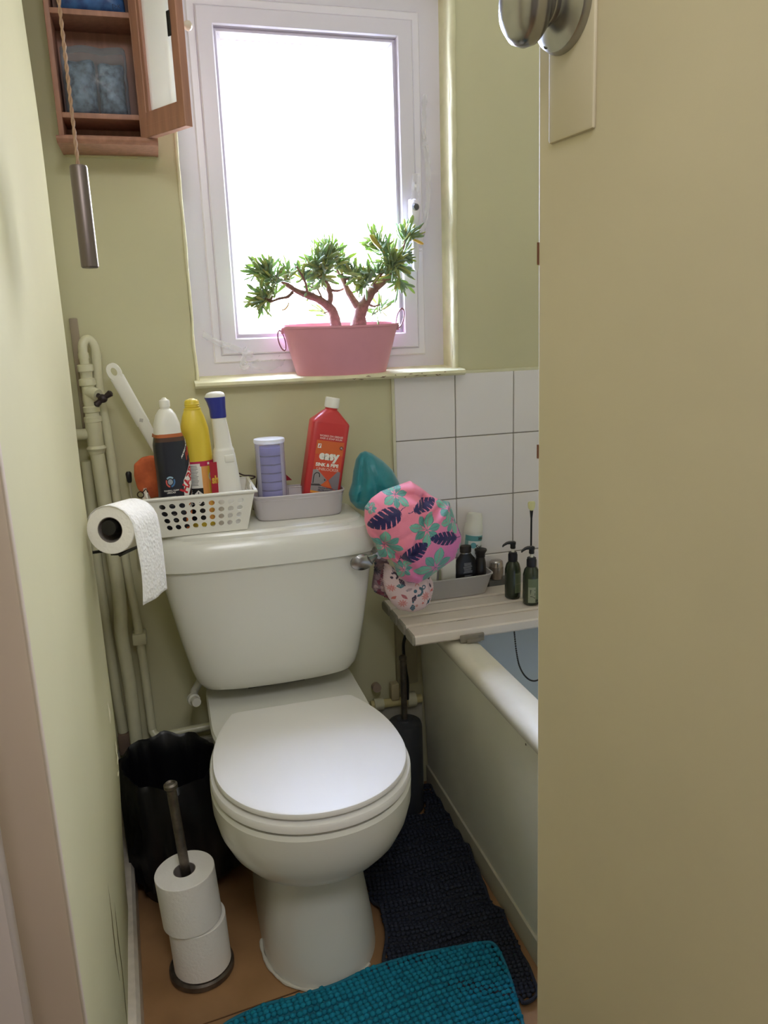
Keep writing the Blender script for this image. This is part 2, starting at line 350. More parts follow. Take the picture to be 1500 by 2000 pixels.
# left wall: ends in a soft rounded corner, then steps back into the pipe recess
prof = [(-0.9, -0.28), (-0.3, -0.28), (-0.25, -0.28), (XL-0.006, -0.28), (XL-0.003, 0.2), (XL, 0.7), (XL+0.001, 1.1), (XL+0.0015, 1.25), (-0.1442, 1.34), (-0.1448, 1.385),
        (-0.1475, 1.41), (-0.153, 1.43), (-0.163, 1.445), (-0.178, 1.452), (-0.195, 1.455), (-0.198, 1.47), (-0.198, YB+0.02)]
m = MB(); NZ = 24
rows = []
for k in range(NZ+1):
    z = ZC*k/NZ
    rows.append([(x-(0.017*max(0, min(1, (0.46-z)/0.36))*max(0, min(1, (y-0.9)/0.4)) if 4 < i < 14 else 0)+(0.0016*math.sin(z*7+y*3)+0.0010*math.sin(z*17+1+y*9) if 0 < i < 13 and y > 0.1 else 0), y, z) for i, (x, y) in enumerate(prof)])
m = loft(rows, False, False, closed=False)
wl = struct('wall_left', m, WALL, angle=60, mods=[('SUBSURF', dict(levels=1, render_levels=2))], recalc=False)
wl.modifiers.new('SOLIDIFY', 'SOLIDIFY').thickness = 0.004
# two hairline cracks in the plaster
def wx(y, z): return XL+0.0012-0.017*max(0, min(1, (0.46-z)/0.36))*max(0, min(1, (y-0.9)/0.4))+0.0016*math.sin(z*7+y*3)+0.0010*math.sin(z*17+1+y*9)
crk = MB()
for path in ([(1.045, 0.42), (1.05, 0.36), (1.043, 0.30), (1.05, 0.24)], [(1.105, 0.335), (1.10, 0.27), (1.108, 0.21), (1.10, 0.14), (1.104, 0.10)]):
    crk.join(tube([(wx(y, z), y, z) for y, z in path], [0.0002]+[0.0007]*(len(path)-2)+[0.0002], 5))
part('crack', crk, mat('crack_dark', S(120, 112, 80), 0.9), wl, smooth=False)
chip = MB()
for (y, z, s_) in ((1.33, 0.475, 0.012), (1.335, 0.45, 0.010), (1.33, 0.425, 0.006), (1.30, 0.56, 0.02)):
    chip.join(tube([(wx(y, z+s_), y, z+s_), (wx(y, z)+0.0004, y+0.003, z), (wx(y, z-s_), y-0.002, z-s_)], [0.0006, 0.0016, 0.0005], 6))
part('paint_chip', chip, mat('bare_plaster', S(226, 222, 196), 0.9), wl, smooth=False)

# boxed post in the left foreground
struct('trim_2', box(-0.40, -0.102, 0.52, 0.536, 0, ZC, 0.003), mat('post_paint', S(196, 180, 164), 0.5, var=0.08, vscale=6))
struct('trim_3', box(-0.40, -0.1245, 0.46, 0.48, 0, ZC, 0.003), mat('post_paint_grey', S(196, 186, 186), 0.5))

# back wall with the window opening
WX0, WX1, WZ0, WZ1 = 0.075, 0.676, 1.085, 1.925
m = MB()
m.join(box(-0.9, WX0, YB, YB+0.2, 0, ZC)).join(box(WX1, XR, YB, YB+0.2, 0, ZC))
m.join(box(WX0, WX1, YB, YB+0.2, 0, WZ0)).join(box(WX0, WX1, YB, YB+0.2, WZ1, ZC))
wb = struct('wall_back', m, WALL, smooth=False)
# wall tiles behind the bath: a grid of 150 mm tiles over grey grout
tl = MB(); gr = MB()
TX0, TZT, T = 0.522, 1.078, 0.1535
gr.join(box(TX0, XR, YB-0.0035, YB, 0.50, TZT-0.002))
for i in range(5):
    for j in range(4):
        x0, z1 = TX0+i*T, TZT-j*T
        x1, z0 = min(x0+T, XR), max(z1-T, 0.50)
        if x1-x0 < 0.02: continue
        tl.join(box(x0+0.0012, x1-0.0012, YB-0.0065, YB-0.001, z0+0.0012, z1-0.0012, 0.0012, 1))
part('grout', gr, GROUT, wb, smooth=False)
part('wall_tiles', tl, TILE, wb)
bead = MB().join(box(TX0-0.006, TX0+0.001, YB-0.006, YB, 0.5, TZT)).join(box(WX1+0.02, XR, YB-0.006, YB, TZT-0.002, TZT+0.006, 0.002))
part('tile_edge', bead, GLOSS_CREAM, wb, smooth=False)
# painted reveal edges
rev = MB()
def wob(x, z0, z1, w, seed):
    r_ = random.Random(seed); n = 24; return tube([(x+r_.uniform(-.0012, .0012), YB-0.001, z0+(z1-z0)*i/n) for i in range(n+1)], [w*r_.uniform(.75, 1.2) for _ in range(n+1)], 8)
rev.join(wob(WX1+0.003, WZ0, WZ1, 0.0085, 1)).join(wob(WX0, WZ0, WZ1, 0.0035, 2))
rev.join(box(WX1-0.004, WX1+0.0035, YB, YB+0.08, WZ0, WZ1)).join(box(WX0-0.003, WX0+0.002, YB, YB+0.08, WZ0, WZ1))
struct('trim_1', rev, TRIM, angle=50)

# skirtings
struct('baseboard_left', loft([[(-0.19, 0.62, 0), (-0.132, 0.62, 0), (-0.132, 0.62, 0.085), (-0.138, 0.62, 0.096), (-0.19, 0.62, 0.096)],
    [(-0.19, 1.1, 0), (-0.1335, 1.1, 0), (-0.1335, 1.1, 0.085), (-0.1395, 1.1, 0.096), (-0.19, 1.1, 0.096)],
    [(-0.21, 1.749, 0), (-0.168, 1.749, 0), (-0.168, 1.749, 0.085), (-0.174, 1.749, 0.096), (-0.21, 1.749, 0.096)]]), mat('skirting_paint', S(214, 204, 190), 0.4, var=0.15, vscale=40), smooth=False)
struct('baseboard_back', box(-0.20, 0.57, YB-0.018, YB, 0, 0.245, 0.004), mat('skirting_grey', S(176, 172, 160), 0.5, var=0.15, vscale=30))

# ------------------------------------------------------------------ window
win = struct_empty('window_1', (0.37, 1.80, 1.10))
def frame(x0, x1, z0, z1, w, y0, y1, bev=0.004):
    """mitred rectangular frame; w = member width, y0 nearer"""
    prof = [(0, y1), (0, y0+bev), (bev, y0), (w-bev, y0), (w, y0+bev), (w, y1)]
    cs = [(x0, z0, 1, 1), (x1, z0, -1, 1), (x1, z1, -1, -1), (x0, z1, 1, -1)]
    rings = [[(cx+sx*p, y, cz+sz*p) for p, y in prof] for cx, cz, sx, sz in cs]
    m = loft(rings, False, False); n = len(prof)
    m.f += [(3*n+j, 3*n+(j+1) % n, (j+1) % n, j) for j in range(n)]
    return m
part('outer_frame', frame(0.070, 0.682, 1.083, 1.930, 0.067, 1.812, 1.87), UPVC, win)
part('frame_rebate', frame(0.119, 0.624, 1.124, 1.865, 0.019, 1.806, 1.87, 0.003), UPVC2, win)
SX0, SX1, SZ0, SZ1 = 0.1365, 0.6045, 1.142, 1.846
part('sash', frame(SX0, SX1, SZ0, SZ1, 0.036, 1.797, 1.86, 0.003), UPVC, win)
part('glazing_bead', frame(SX0+0.0305, SX1-0.0355, SZ0+0.034, SZ1-0.036, 0.020, 1.803, 1.86, 0.010), UPVC2, win)
part('window_pane', box(SX0+0.045, SX1-0.050, 1.822, 1.826, SZ0+0.042, SZ1-0.044), GLASS, win, smooth=False)
part('window_gasket', frame(SX0+0.0495, SX1-0.0545, SZ0+0.053, SZ1-0.055, 0.0025, 1.816, 1.83, 0.0008), mat('gasket', S(196, 176, 176), 0.6), win)
hd = MB()
hd.join(box(0.584, 0.602, 1.786, 1.798, 1.405, 1.475, 0.004))
part('handle_plate', hd, UPVC2, win)
hm = loft([ring(0.594, 1.777, z, a, b, 2.4, 20) for z, a, b in ((1.318, 0.004, 0.003), (1.323, 0.0075, 0.005), (1.40, 0.0085, 0.006), (1.428, 0.0095, 0.008), (1.45, 0.013, 0.010), (1.462, 0.0125, 0.010), (1.47, 0.008, 0.007), (1.473, 0.003, 0.003))])
hp = part('window_handle', hm, UPVC2, win)
part('handle_lock', lathe([(0.0075, 0), (0.0085, 0.004), (0.006, 0.007), (0.0045, 0.0072)], 20).tf(axis_m((0.594, 1.772, 1.455), (0, -1, 0))), mat('lock_grey', S(90, 90, 92), 0.4), win)
# sill, bull-nosed, falling slightly to the front, with flaked edge
sill = loft([[(x, YB+0.075, 1.075), (x, 1.722, 1.075), (x, 1.716, 1.077), (x, 1.713, 1.081), (x, 1.715, 1.0870), (x, 1.720, 1.0890), (x, YB+0.075, 1.0975)] for x in (0.068, 0.072, 0.2, 0.35, 0.5, 0.65, 0.687, 0.691)])
part('window_sill', sill, TRIM, win)
fl = MB(); r_ = random.Random(5)
for i in range(16):
    x = 0.40+r_.random()*0.24; z = 1.081+r_.uniform(-.003, .004); w = r_.uniform(.003, .012)
    fl.join(tube([(x, 1.7128, z), (x+w*0.5, 1.7124, z+r_.uniform(-.0012, .0012)), (x+w, 1.7128, z+r_.uniform(-.0015, .0015))], [0.0003, 0.0009, 0.0003], 5))
part('flaked_paint', fl, mat('flake_brown', S(120, 92, 74), 0.9), win)
# peeling clear tape on the frame
def film(pts, w, name, wdir=(0.3, 0, 1)):
    P = smooth_path(pts, 5); m = MB(); vs = []; wd = Vector(wdir).normalized()
    rr = random.Random(len(pts)+int(w*1e4))
    for i, p in enumerate(P):
        ww = w*(0.85+0.3*rr.random()); yy = rr.uniform(-0.001, 0.001)
        for k in range(4):
            q = Vector(p)+wd*ww*(k/3-0.5); vs.append((q.x, q.y+yy*(1 if k % 2 else -1)*2, q.z))
    m.add(vs, [(i*4+k, i*4+k+1, (i+1)*4+k+1, (i+1)*4+k) for i in range(len(P)-1) for k in range(3)])
    return m
t1 = part('peeling_tape', film([(0.098, 1.800, 1.190), (0.125, 1.792, 1.172), (0.16, 1.785, 1.158), (0.188, 1.786, 1.146), (0.205, 1.79, 1.14)], 0.013, 't'), FILM, win)
part('peeling_tape', film([(0.188, 1.785, 1.158), (0.184, 1.78, 1.138), (0.178, 1.783, 1.122), (0.190, 1.785, 1.112)], 0.012, 't', (1, 0, 0.3)), FILM, win)
part('peeling_tape', torus(0.008, 0.0028, 20, 8).tf(axis_m((0.183, 1.79, 1.118), (0, -1, 0.2))), FILM, win)
part('peeling_tape', film([(0.205, 1.808, 1.125), (0.25, 1.807, 1.118), (0.28, 1.808, 1.13)], 0.03, 't'), FILM, win)
part('peeling_tape', film([(0.635, 1.808, 1.70), (0.628, 1.800, 1.62), (0.636, 1.800, 1.55), (0.632, 1.79, 1.48), (0.622, 1.785, 1.43), (0.612, 1.785, 1.39), (0.606, 1.785, 1.36)], 0.012, 't', (1, 0, 0.2)), FILM, win)
part('peeling_tape', film([(0.604, 1.79, 1.53), (0.598, 1.782, 1.49), (0.592, 1.776, 1.465), (0.588, 1.775, 1.44)], 0.016, 't', (1, 0, 0)), FILM, win)

# ------------------------------------------------------------------ the open door on the right

ang = math.atan2(0.162, 0.987)         # door leaf runs from the free edge back towards the hinges
door = struct_empty('door_1', (0.2963, 0.55, 0.0), (0, -0.0139, ang))
# local: +Y = away from hinges, -X = face towards the camera
part_l = lambda n, mb, m_, **k: obj(n, mb, m_, door, **k)
part_l('door_leaf', box(0.0, 0.035, -0.745, 0.0, 0.01, 2.0, 0.0018), DOORP)
part_l('push_plate', box(-0.0028, 0.001, -0.062, -0.0145, 1.312, 1.50, 0.0022), DOORP)
RZ, RY = 1.392, -0.0325
rose = lathe([(0.001, -0.004), (0.0278, -0.004), (0.0278, 0.001), (0.0262, 0.005), (0.021, 0.0085), (0.015, 0.0105), (0.0125, 0.012), (0.0140, 0.015), (0.0140, 0.017), (0.010, 0.0185), (0.009, 0.021), (0.012, 0.024)], 40)
rr_ = part_l('rosette', rose.tf(axis_m((-0.003, RY, RZ), (-1, 0, 0))), CHROME, angle=30)
kn = loft([ring(0, 0, z, a, b*0.68, 2.0, 40) for z, a, b in ((0.036, 0.010, 0.010), (0.040, 0.018, 0.019), (0.045, 0.0235, 0.0265), (0.051, 0.0255, 0.030), (0.057, 0.0245, 0.029), (0.062, 0.020, 0.024), (0.065, 0.012, 0.015), (0.066, 0.003, 0.004))])
kn.tf(Matrix.Translation((0.0200, RY+0.003, RZ)) @ Matrix.Rotation(-PI/2, 4, 'Y'))
part_l('door_knob', kn, CHROME, angle=60)
sc = lathe([(0.0005, 0.004), (0.0026, 0.0042), (0.0026, 0.0052), (0.001, 0.0049)], 14).tf(axis_m((-0.0045, RY+0.011, RZ-0.0195), (-1, 0, 0)))
obj('screw', sc, mat('screw_dark', S(60, 58, 56), 0.4, 0.8), rr_)
part_l('worn_edge', MB().join(box(-0.0006, 0.004, -0.001, 0.0006, 1.232, 1.248)).join(box(-0.0005, 0.004, -0.001, 0.0006, 1.085, 1.096)), mat('bare_wood', S(112, 72, 52), 0.9), smooth=False)

# ================================================================== toilet
TXC = 0.198
def dring(z, hw, yf, yc, yb, e=5.0, n=64, xc=TXC):
    """D outline: rounded front, squarish back"""
    out = []
    for i in range(n):
        t = 2*PI*i/n; c, s_ = math.cos(t), math.sin(t)
        if s_ <= 0: out.append((xc+hw*math.copysign(abs(c)**(2/2.12), c), yc+(yc-yf)*(-abs(s_)**(2/2.12)), z))
        else: out.append((xc+hw*math.copysign(abs(c)**(2/e), c), yc+(yb-yc)*abs(s_)**(2/e), z))
    return out
toilet = thing('toilet', 'white ceramic toilet with its lid closed, between the left wall and the bath', 'toilet', (TXC, 1.30, 0))
bowl = loft([dring(0.0, 0.112, 1.172, 1.31, 1.66, 4), dring(0.05, 0.108, 1.180, 1.31, 1.66, 4), dring(0.12, 0.098, 1.192, 1.31, 1.65, 4),
    dring(0.19, 0.088, 1.200, 1.31, 1.64, 4), dring(0.222, 0.085, 1.202, 1.31, 1.64, 4), dring(0.226, 0.098, 1.186, 1.30, 1.60, 3), dring(0.238, 0.124, 1.160, 1.30, 1.58, 2.6), dring(0.258, 0.146, 1.132, 1.295, 1.56, 2.4),
    dring(0.285, 0.164, 1.108, 1.29, 1.54, 2.4), dring(0.315, 0.176, 1.092, 1.285, 1.53, 2.4), dring(0.35, 0.183, 1.082, 1.28, 1.52, 2.4), dring(0.385, 0.184, 1.079, 1.28, 1.50, 2.6), dring(0.392, 0.180, 1.083, 1.28, 1.50, 2.6)])
bowl.join(loft([dring(0.30, 0.10, 1.45, 1.52, 1.70, 5), dring(0.34, 0.150, 1.40, 1.50, 1.725, 6), dring(0.365, 0.167, 1.30, 1.50, 1.73, 8), dring(0.393, 0.170, 1.28, 1.50, 1.73, 9), dring(0.400, 0.1665, 1.29, 1.50, 1.728, 9)]))
part('pan', bowl, CERAMIC, toilet, angle=28)
def seat_rings(z0, z1, hw, yf, yb, hb, r=0.004):
    """lid/seat outline: egg front, narrowing to a straight hinge edge at the back"""
    def outl(off, z):
        pts = []; n = 96; yc = 1.275
        for i in range(n):
            t = 2*PI*i/n; c, s_ = math.cos(t), math.sin(t)
            if s_ <= 0: x = hw*math.copysign(abs(c)**(2/2.1), c); y = yc+(yc-yf)*(-abs(s_)**(2/2.1))
            else:
                L = yb-yc
                # quadrant towards the hinge: blend the width down to hb at y = yb
                if abs(c) > 0.60:
                    q = (1-abs(c))/(0.40); y = yc+L*q; x = math.copysign(hw-(hw-hb)*q**2.2, c)
                else: y = yb; x = hb*c/0.60
            pts.append((x, y))
        return [(TXC+x*(1-off/hw), 1.275+(y-1.275)*(1-off/(yb-yf)*2), z) for x, y in pts]
    return [outl(r, z0), outl(0, z0+r), outl(0, z1-r), outl(r*0.3, z1-r*0.4), outl(r*1.6, z1)]
part('seat', loft(seat_rings(0.3945, 0.416, 0.183, 1.078, 1.470, 0.135, 0.006)), SEAT, toilet, angle=40)
part('toilet_lid', loft(seat_rings(0.4195, 0.4335, 0.1765, 1.083, 1.474, 0.124, 0.0045)), SEAT, toilet, angle=40)
for sx in (-1, 1): part('hinge', tube([(TXC+sx*0.115, 1.474, 0.412), (TXC+sx*0.075, 1.474, 0.412)], 0.009, 14), SEAT, toilet)
# cistern
CX = 0.183; YBK = 1.738
def cring(z, hw, yf, bow=0.012, e=6, n=72, yb=YBK):
    yc = (yf+yb)/2; b = (yb-yf)/2; out = []
    for i in range(n):
        t = 2*PI*i/n; c, s_ = math.cos(t), math.sin(t)
        x = hw*math.copysign(abs(c)**(2/e), c); y = b*math.copysign(abs(s_)**(2/e), s_)
        if y < 0: y -= bow*(1-(x/hw)**2)*(-y/b)
        out.append((CX+x+0.006*(0.73-z)/0.3, yc+y, z))
    return out
cist = loft([cring(0.436, 0.120, 1.60), cring(0.4375, 0.150, 1.575), cring(0.445, 0.167, 1.562), cring(0.462, 0.178, 1.552), cring(0.49, 0.186, 1.546), cring(0.56, 0.200, 1.538), cring(0.65, 0.215, 1.531), cring(0.727, 0.227, 1.526)])
part('cistern', cist, CERAMIC, toilet, angle=30)
part('cistern_gasket', box(CX-0.06, CX+0.07, 1.64, 1.70, 0.396, 0.438), mat('dark_rubber', S(50, 48, 46), 0.8), toilet)
cl = loft([cring(0.724, 0.2305, 1.522), cring(0.727, 0.234, 1.518), cring(0.750, 0.234, 1.518), cring(0.768, 0.230, 1.521), cring(0.781, 0.222, 1.529), cring(0.786, 0.214, 1.537), cring(0.787, 0.212, 1.560), cring(0.7915, 0.211, 1.562), cring(0.793, 0.208, 1.565)])
part('cistern_lid', cl, CERAMIC, toilet, angle=25)
# lever
lv = loft([[(p[0], p[1], p[2]) for p in r] for r in [
    [(0.368+a*math.cos(t)+0.0, 1.503+b*0.0+yo, 0.712+a2*math.sin(t)) for t in [2*PI*i/24 for i in range(24)]] for a, a2, yo, b in ((0.008, 0.0065, 0.008, 0), (0.0235, 0.0165, 0.005, 0), (0.0255, 0.018, 0.001, 0), (0.024, 0.0165, -0.003, 0), (0.015, 0.010, -0.006, 0), (0.003, 0.002, -0.007, 0))]])
lv.join(tube([(0.385, 1.503, 0.716), (0.393, 1.503, 0.720), (0.402, 1.506, 0.724), (0.412, 1.514, 0.727)], [0.0125, 0.0075, 0.0055, 0.005], 14))
lv.join(tube([(0.405, 1.50, 0.724), (0.405, 1.54, 0.7245)], 0.008, 14))
part('flush_lever', lv, CHROME, toilet, angle=45)
# supply elbow under the cistern and white nut
nut = lathe([(0.004, 0), (0.0135, 0), (0.0135, 0.012), (0.010, 0.014), (0.010, 0.03)], 16).tf(axis_m((-0.001, 1.63, 0.402), (0.25, -1, 0.1)))
nut.join(tube([(0.0, 1.63, 0.40), (0.004, 1.66, 0.405), (0.03, 1.67, 0.44)], 0.009, 12))
part('inlet_nut', nut, mat('old_white_plastic', S(200, 198, 190), 0.5), toilet)
# sealant bead round the foot
sb = []
for i in range(40):
    t = PI*0.93+(PI*0.80)*i/39; c, s_ = math.cos(t), math.sin(t)
    hw, yf, yc = 0.115, 1.169, 1.31
    rr = 0.0035+0.0008*math.sin(i*0.9)+0.0005*math.sin(i*2.1)
    sb.append((TXC+hw*math.copysign(abs(c)**(2/2.12), c), yc-(yc-yf)*abs(s_)**(2/2.12) if s_ < 0 else yc+0.08*s_, 0.004, rr))
part('sealant', tube(sb, [p[3] for p in sb], 8), mat('white_sealant', S(216, 212, 200), 0.6), toilet)

# ================================================================== pipes in the recess
pw = thing('water_pipe', 'cream painted pipe with a dark tap handle, looped at its top, left of the toilet', 'pipe', (-0.14, 1.72, 0.0))
A = PIPE_A
part('valve_pipe', tube(smooth_path([(x, y, z) for x, y, z in A[3:]], 4), 0.0145, 18), GLOSS_CREAM, pw)
loop = [(A[0][0]+0.001, 1.708, 1.12), (A[0][0], 1.708, 1.165), (-0.1455, 1.710, 1.181), (-0.139, 1.714, 1.187), (-0.132, 1.718, 1.184), (-0.1262, 1.721, 1.172), (-0.1248, 1.722, 1.155)]
part('top_bend', tube(smooth_path(loop, 5), 0.0092, 18), GLOSS_CREAM, pw)
part('bend_collar', tube([(A[0][0]+0.0005, 1.708, 1.149), (A[0][0], 1.708, 1.16)], 0.0103, 18), GLOSS_CREAM, pw)
part('bend_collar', tube([(-0.1252, 1.722, 1.146), (-0.1248, 1.722, 1.157)], 0.0103, 18), GLOSS_CREAM, pw)
vb = MB()
ax = [Vector((-0.1478, 1.708, 1.138)), Vector((-0.1452, 1.708, 1.02))]
def along(k): return ax[0]+(ax[1]-ax[0])*k
vprof = [(0.0, 0.0125), (0.01, 0.0155), (0.12, 0.0155), (0.14, 0.0125), (0.24, 0.012), (0.26, 0.0165), (0.36, 0.0165), (0.38, 0.013), (0.5, 0.0135), (0.62, 0.0145), (0.72, 0.013), (0.74, 0.0165), (0.83, 0.0165), (0.84, 0.014), (0.9, 0.0145), (0.92, 0.018), (1.0, 0.018), (1.02, 0.015)]
vb.join(tube([along(k) for k, _ in vprof], [r for _, r in vprof], 20))
vb.join(tube([(-0.1465, 1.706, 1.082), (-0.134, 1.696, 1.078), (-0.128, 1.690, 1.0755)], [0.013, 0.0125, 0.0115], 18))
part('valve_body', vb, GLOSS_CREAM, pw, angle=50)
te = tube([(-0.1455, 1.708, 1.03), (-0.1455, 1.708, 0.955), (-0.1452, 1.708, 0.952)], [0.0165, 0.0165, 0.015], 20)
te.join(tube([(-0.145, 1.708, 0.958), (-0.145, 1.708, 0.964), (-0.145, 1.708, 0.970)], [0.0165, 0.0205, 0.0165], 20))
te.join(tube([(-0.146, 1.708, 0.995), (-0.192, 1.712, 0.995)], 0.0115, 18))
part('tee_fitting', te, GLOSS_CREAM, pw, angle=50)
hw = MB()
hw.join(tube([(-0.130, 1.692, 1.0755), (-0.118, 1.676, 1.069)], 0.005, 10))
c0, c1, c2 = Vector(TAP[0]), Vector(TAP[1]), Vector(TAP[2])
hw.join(tube([c1, c1+(c0-c1)*0.15, c1+(c0-c1)*0.6, c0, c2+(c0-c2)*0.6, c2+(c0-c2)*0.15, c2], [0.003, 0.0072, 0.0055, 0.005, 0.0055, 0.0072, 0.003], 14))
hw.join(lathe([(0.001, -0.008), (0.0085, -0.006), (0.009, 0), (0.007, 0.006), (0.001, 0.008)], 16).tf(axis_m(c0, (0.5, -0.85, -0.1))))
part('tap_handle', hw, mat('dark_bronze', S(52, 40, 44), 0.35, 0.3), pw, angle=60)
Bp = [(x, y, z) for x, y, z in PIPE_B]
part('return_pipe', tube(smooth_path(Bp+[(-0.098, 1.719, 0.292), (-0.091, 1.713, 0.283), (-0.075, 1.711, 0.281), (-0.01, 1.711, 0.284), (0.06, 1.711, 0.287)], 4), 0.0098, 16), GLOSS_CREAM, pw)
part('pipe_clip', box(-0.119, -0.089, 1.708, 1.745, 0.512, 0.538, 0.003), GLOSS_CREAM, pw)
pc = thing('conduit', 'straight cream pipe nearest the left wall, ending above a bare wooden block', 'pipe', (-0.17, 1.735, 0.0))
part('conduit_tube', tube([(x, 1.733, z) for x, y, z in PIPE_C], 0.0115, 14), GLOSS_CREAM, pc)
part('wooden_block', box(-0.176, -0.142, 1.715, 1.735, 0.245, 0.295, 0.002), mat('bare_block', S(120, 100, 86), 0.9), pc)
plate = tag(obj('backing_board', box(-0.171, -0.155, 1.742, 1.7505, 1.0, 1.23, 0.002), mat('board_mauve', S(158, 144, 126), 0.7)), 'narrow taupe painted board on the wall behind the looped pipe', 'board')
plate.location = (0, 0, 0)

# ================================================================== white roll on the wire holder
a_ = Vector((0.38, 0.92, -0.10)).normalized(); n_ = Vector((a_.y, -a_.x, 0)).normalized(); Zv = Vector((0, 0, 1))
P0 = Vector((-0.105, 1.30, 0.882))
hold = thing('toilet_roll_holder', 'black metal roll holder on the left wall, inside the roll with the hanging sheet', 'toilet roll holder', (-0.14, 1.36, 0.86))
part('holder_arm', tube([P0+a_*(-0.004)+Zv*0.004, P0+a_*0.11+Zv*0.004], 0.0125, 16), BLACKM, hold)
hb = tube([P0+a_*0.11+Zv*0.004, P0+a_*0.118+Zv*-0.02, P0+a_*0.112-Zv*0.046, P0+a_*0.012-Zv*0.0455+n_*0.006], 0.0028, 8)
hb.join(tube([P0+a_*0.105-Zv*0.046, Vector((-0.100, 1.400, 0.822)), Vector((-0.146, 1.395, 0.822))], 0.0028, 8))
hb.join(box(0.0, 0.085, -0.004, 0.016, -0.0015, 0.0015).tf(Matrix.Translation(P0+a_*0.012-Zv*0.0445+n_*0.006) @ Matrix.Rotation(math.atan2(a_.y, a_.x), 4, 'Z')))
part('holder_wire', hb, BLACKM, hold)
roll = thing('toilet_roll', 'white toilet roll on the black wall holder, its sheet hanging beside the cistern', 'toilet roll', tuple(P0))
Rr = 0.0405
def rollmesh(R, r, L, n=48):
    out = []
    prof = [(r, 0.0), (R-0.001, 0.0), (R, 0.001), (R, L-0.001), (R-0.001, L), (r, L)]
    m = loft([[(q*math.cos(2*PI*i/n), q*math.sin(2*PI*i/n), z) for i in range(n)] for q, z in prof], False, False)
    N = n; m.f += [((len(prof)-1)*N+j, (len(prof)-1)*N+(j+1) % N, (j+1) % N, j) for j in range(N)]
    return m
def rollparts(root, M, R, r, L):
    rm = rollmesh(R, r, L).tf(M)
    return part('paper_roll', rm, [PAPER], root, angle=30), part('card_core', loft([[(q*math.cos(2*PI*i/32), q*math.sin(2*PI*i/32), z) for i in range(32)] for q, z in ((r-0.0012, 0.0005), (r+0.0004, 0.0005), (r+0.0004, L-0.0005), (r-0.0012, L-0.0005), (r-0.0012, 0.0005))], False, False).tf(M), CARD, root)
Mr = axis_m(P0, a_)
rollparts(roll, Mr, Rr, 0.0215, 0.100)
# hanging sheet: continues from the right-hand side of the roll straight down
sheet = MB(); vs = []
NS = 16; thp = []
for i in range(10):
    t = PI*0.85-(PI*0.85)*i/9
    thp.append((n_*((Rr+0.001)*math.cos(t))+Zv*((Rr+0.001)*math.sin(t))))
for i in range(1, NS+1):
    q = i/NS
    thp.append(n_*(Rr+0.001+0.004*math.sin(q*2.6))+Zv*(-0.131*q))
NW = 10
for p in thp:
    for k in range(NW+1):
        w = k/NW; q = max(0, -p.z/0.131)
        vs.append(tuple(P0+a_*(0.1*w)+p+n_*(0.0025*math.sin(w*PI)*q+0.0015*math.sin(w*9+q*4)*q)+Zv*(0.004*w*(q > 0.99))))
sheet.add(vs, [(i*(NW+1)+k, i*(NW+1)+k+1, (i+1)*(NW+1)+k+1, (i+1)*(NW+1)+k) for i in range(len(thp)-1) for k in range(NW)])
QUILT = mat('quilted_tissue', S(252, 251, 250), 0.95)
def quilt(m):
    nt = m.node_tree; b = nt.nodes['Principled BSDF']; tc = nt.nodes.new('ShaderNodeTexCoord')
    v = nt.nodes.new('ShaderNodeTexVoronoi'); v.inputs['Scale'].default_value = 170
    bp = nt.nodes.new('ShaderNodeBump'); bp.inputs['Strength'].default_value = 0.8; bp.inputs['Distance'].default_value = 0.0015
    nt.links.new(tc.outputs['Object'], v.inputs['Vector']); nt.links.new(v.outputs['Distance'], bp.inputs['Height']); nt.links.new(bp.outputs[0], b.inputs['Normal'])
quilt(QUILT)
part('loose_sheet', sheet, QUILT, roll, mods=[('SOLIDIFY', dict(thickness=0.0005))])

# ================================================================== spare roll stand
st = thing('toilet_roll_stand', 'tarnished metal stand with a round base and pole, on the floor by the left wall', 'toilet roll stand', (-0.033, 1.296, 0.0))
part('stand_base', lathe([(0.0, 0), (0.058, 0), (0.061, 0.003), (0.061, 0.013), (0.058, 0.017), (0.045, 0.0185), (0.0, 0.0185)], 48, -0.033, 1.296), DULL, st)
LEAN = Matrix.Translation((-0.033, 1.296, 0.018)) @ Matrix.Rotation(math.radians(-3.2), 4, 'Y')
part('stand_pole', lathe([(0.009, 0), (0.009, 0.376), (0.0125, 0.380), (0.0125, 0.3865), (0.009, 0.3895), (0.007, 0.386), (0.0, 0.385)], 24).tf(LEAN), DULL, st)
ra = thing('toilet_roll', 'spare white toilet roll at the bottom of the floor stand, resting on its metal base', 'toilet roll', (-0.028, 1.296, 0.019), group='spare toilet rolls on the stand')
rollparts(ra, Matrix.Translation((-0.0305, 1.292, 0.0195)) @ Matrix.Rotation(math.radians(-1.8), 4, 'Y'), 0.0535, 0.0205, 0.1015)
rb = thing('toilet_roll', 'spare white toilet roll on top of the floor stand, pushed a little to the left', 'toilet roll', (-0.05, 1.296, 0.123), group='spare toilet rolls on the stand')
rollparts(rb, Matrix.Translation((-0.0405, 1.291, 0.1235)) @ Matrix.Rotation(math.radians(-3.2), 4, 'Y'), 0.0545, 0.0205, 0.104)

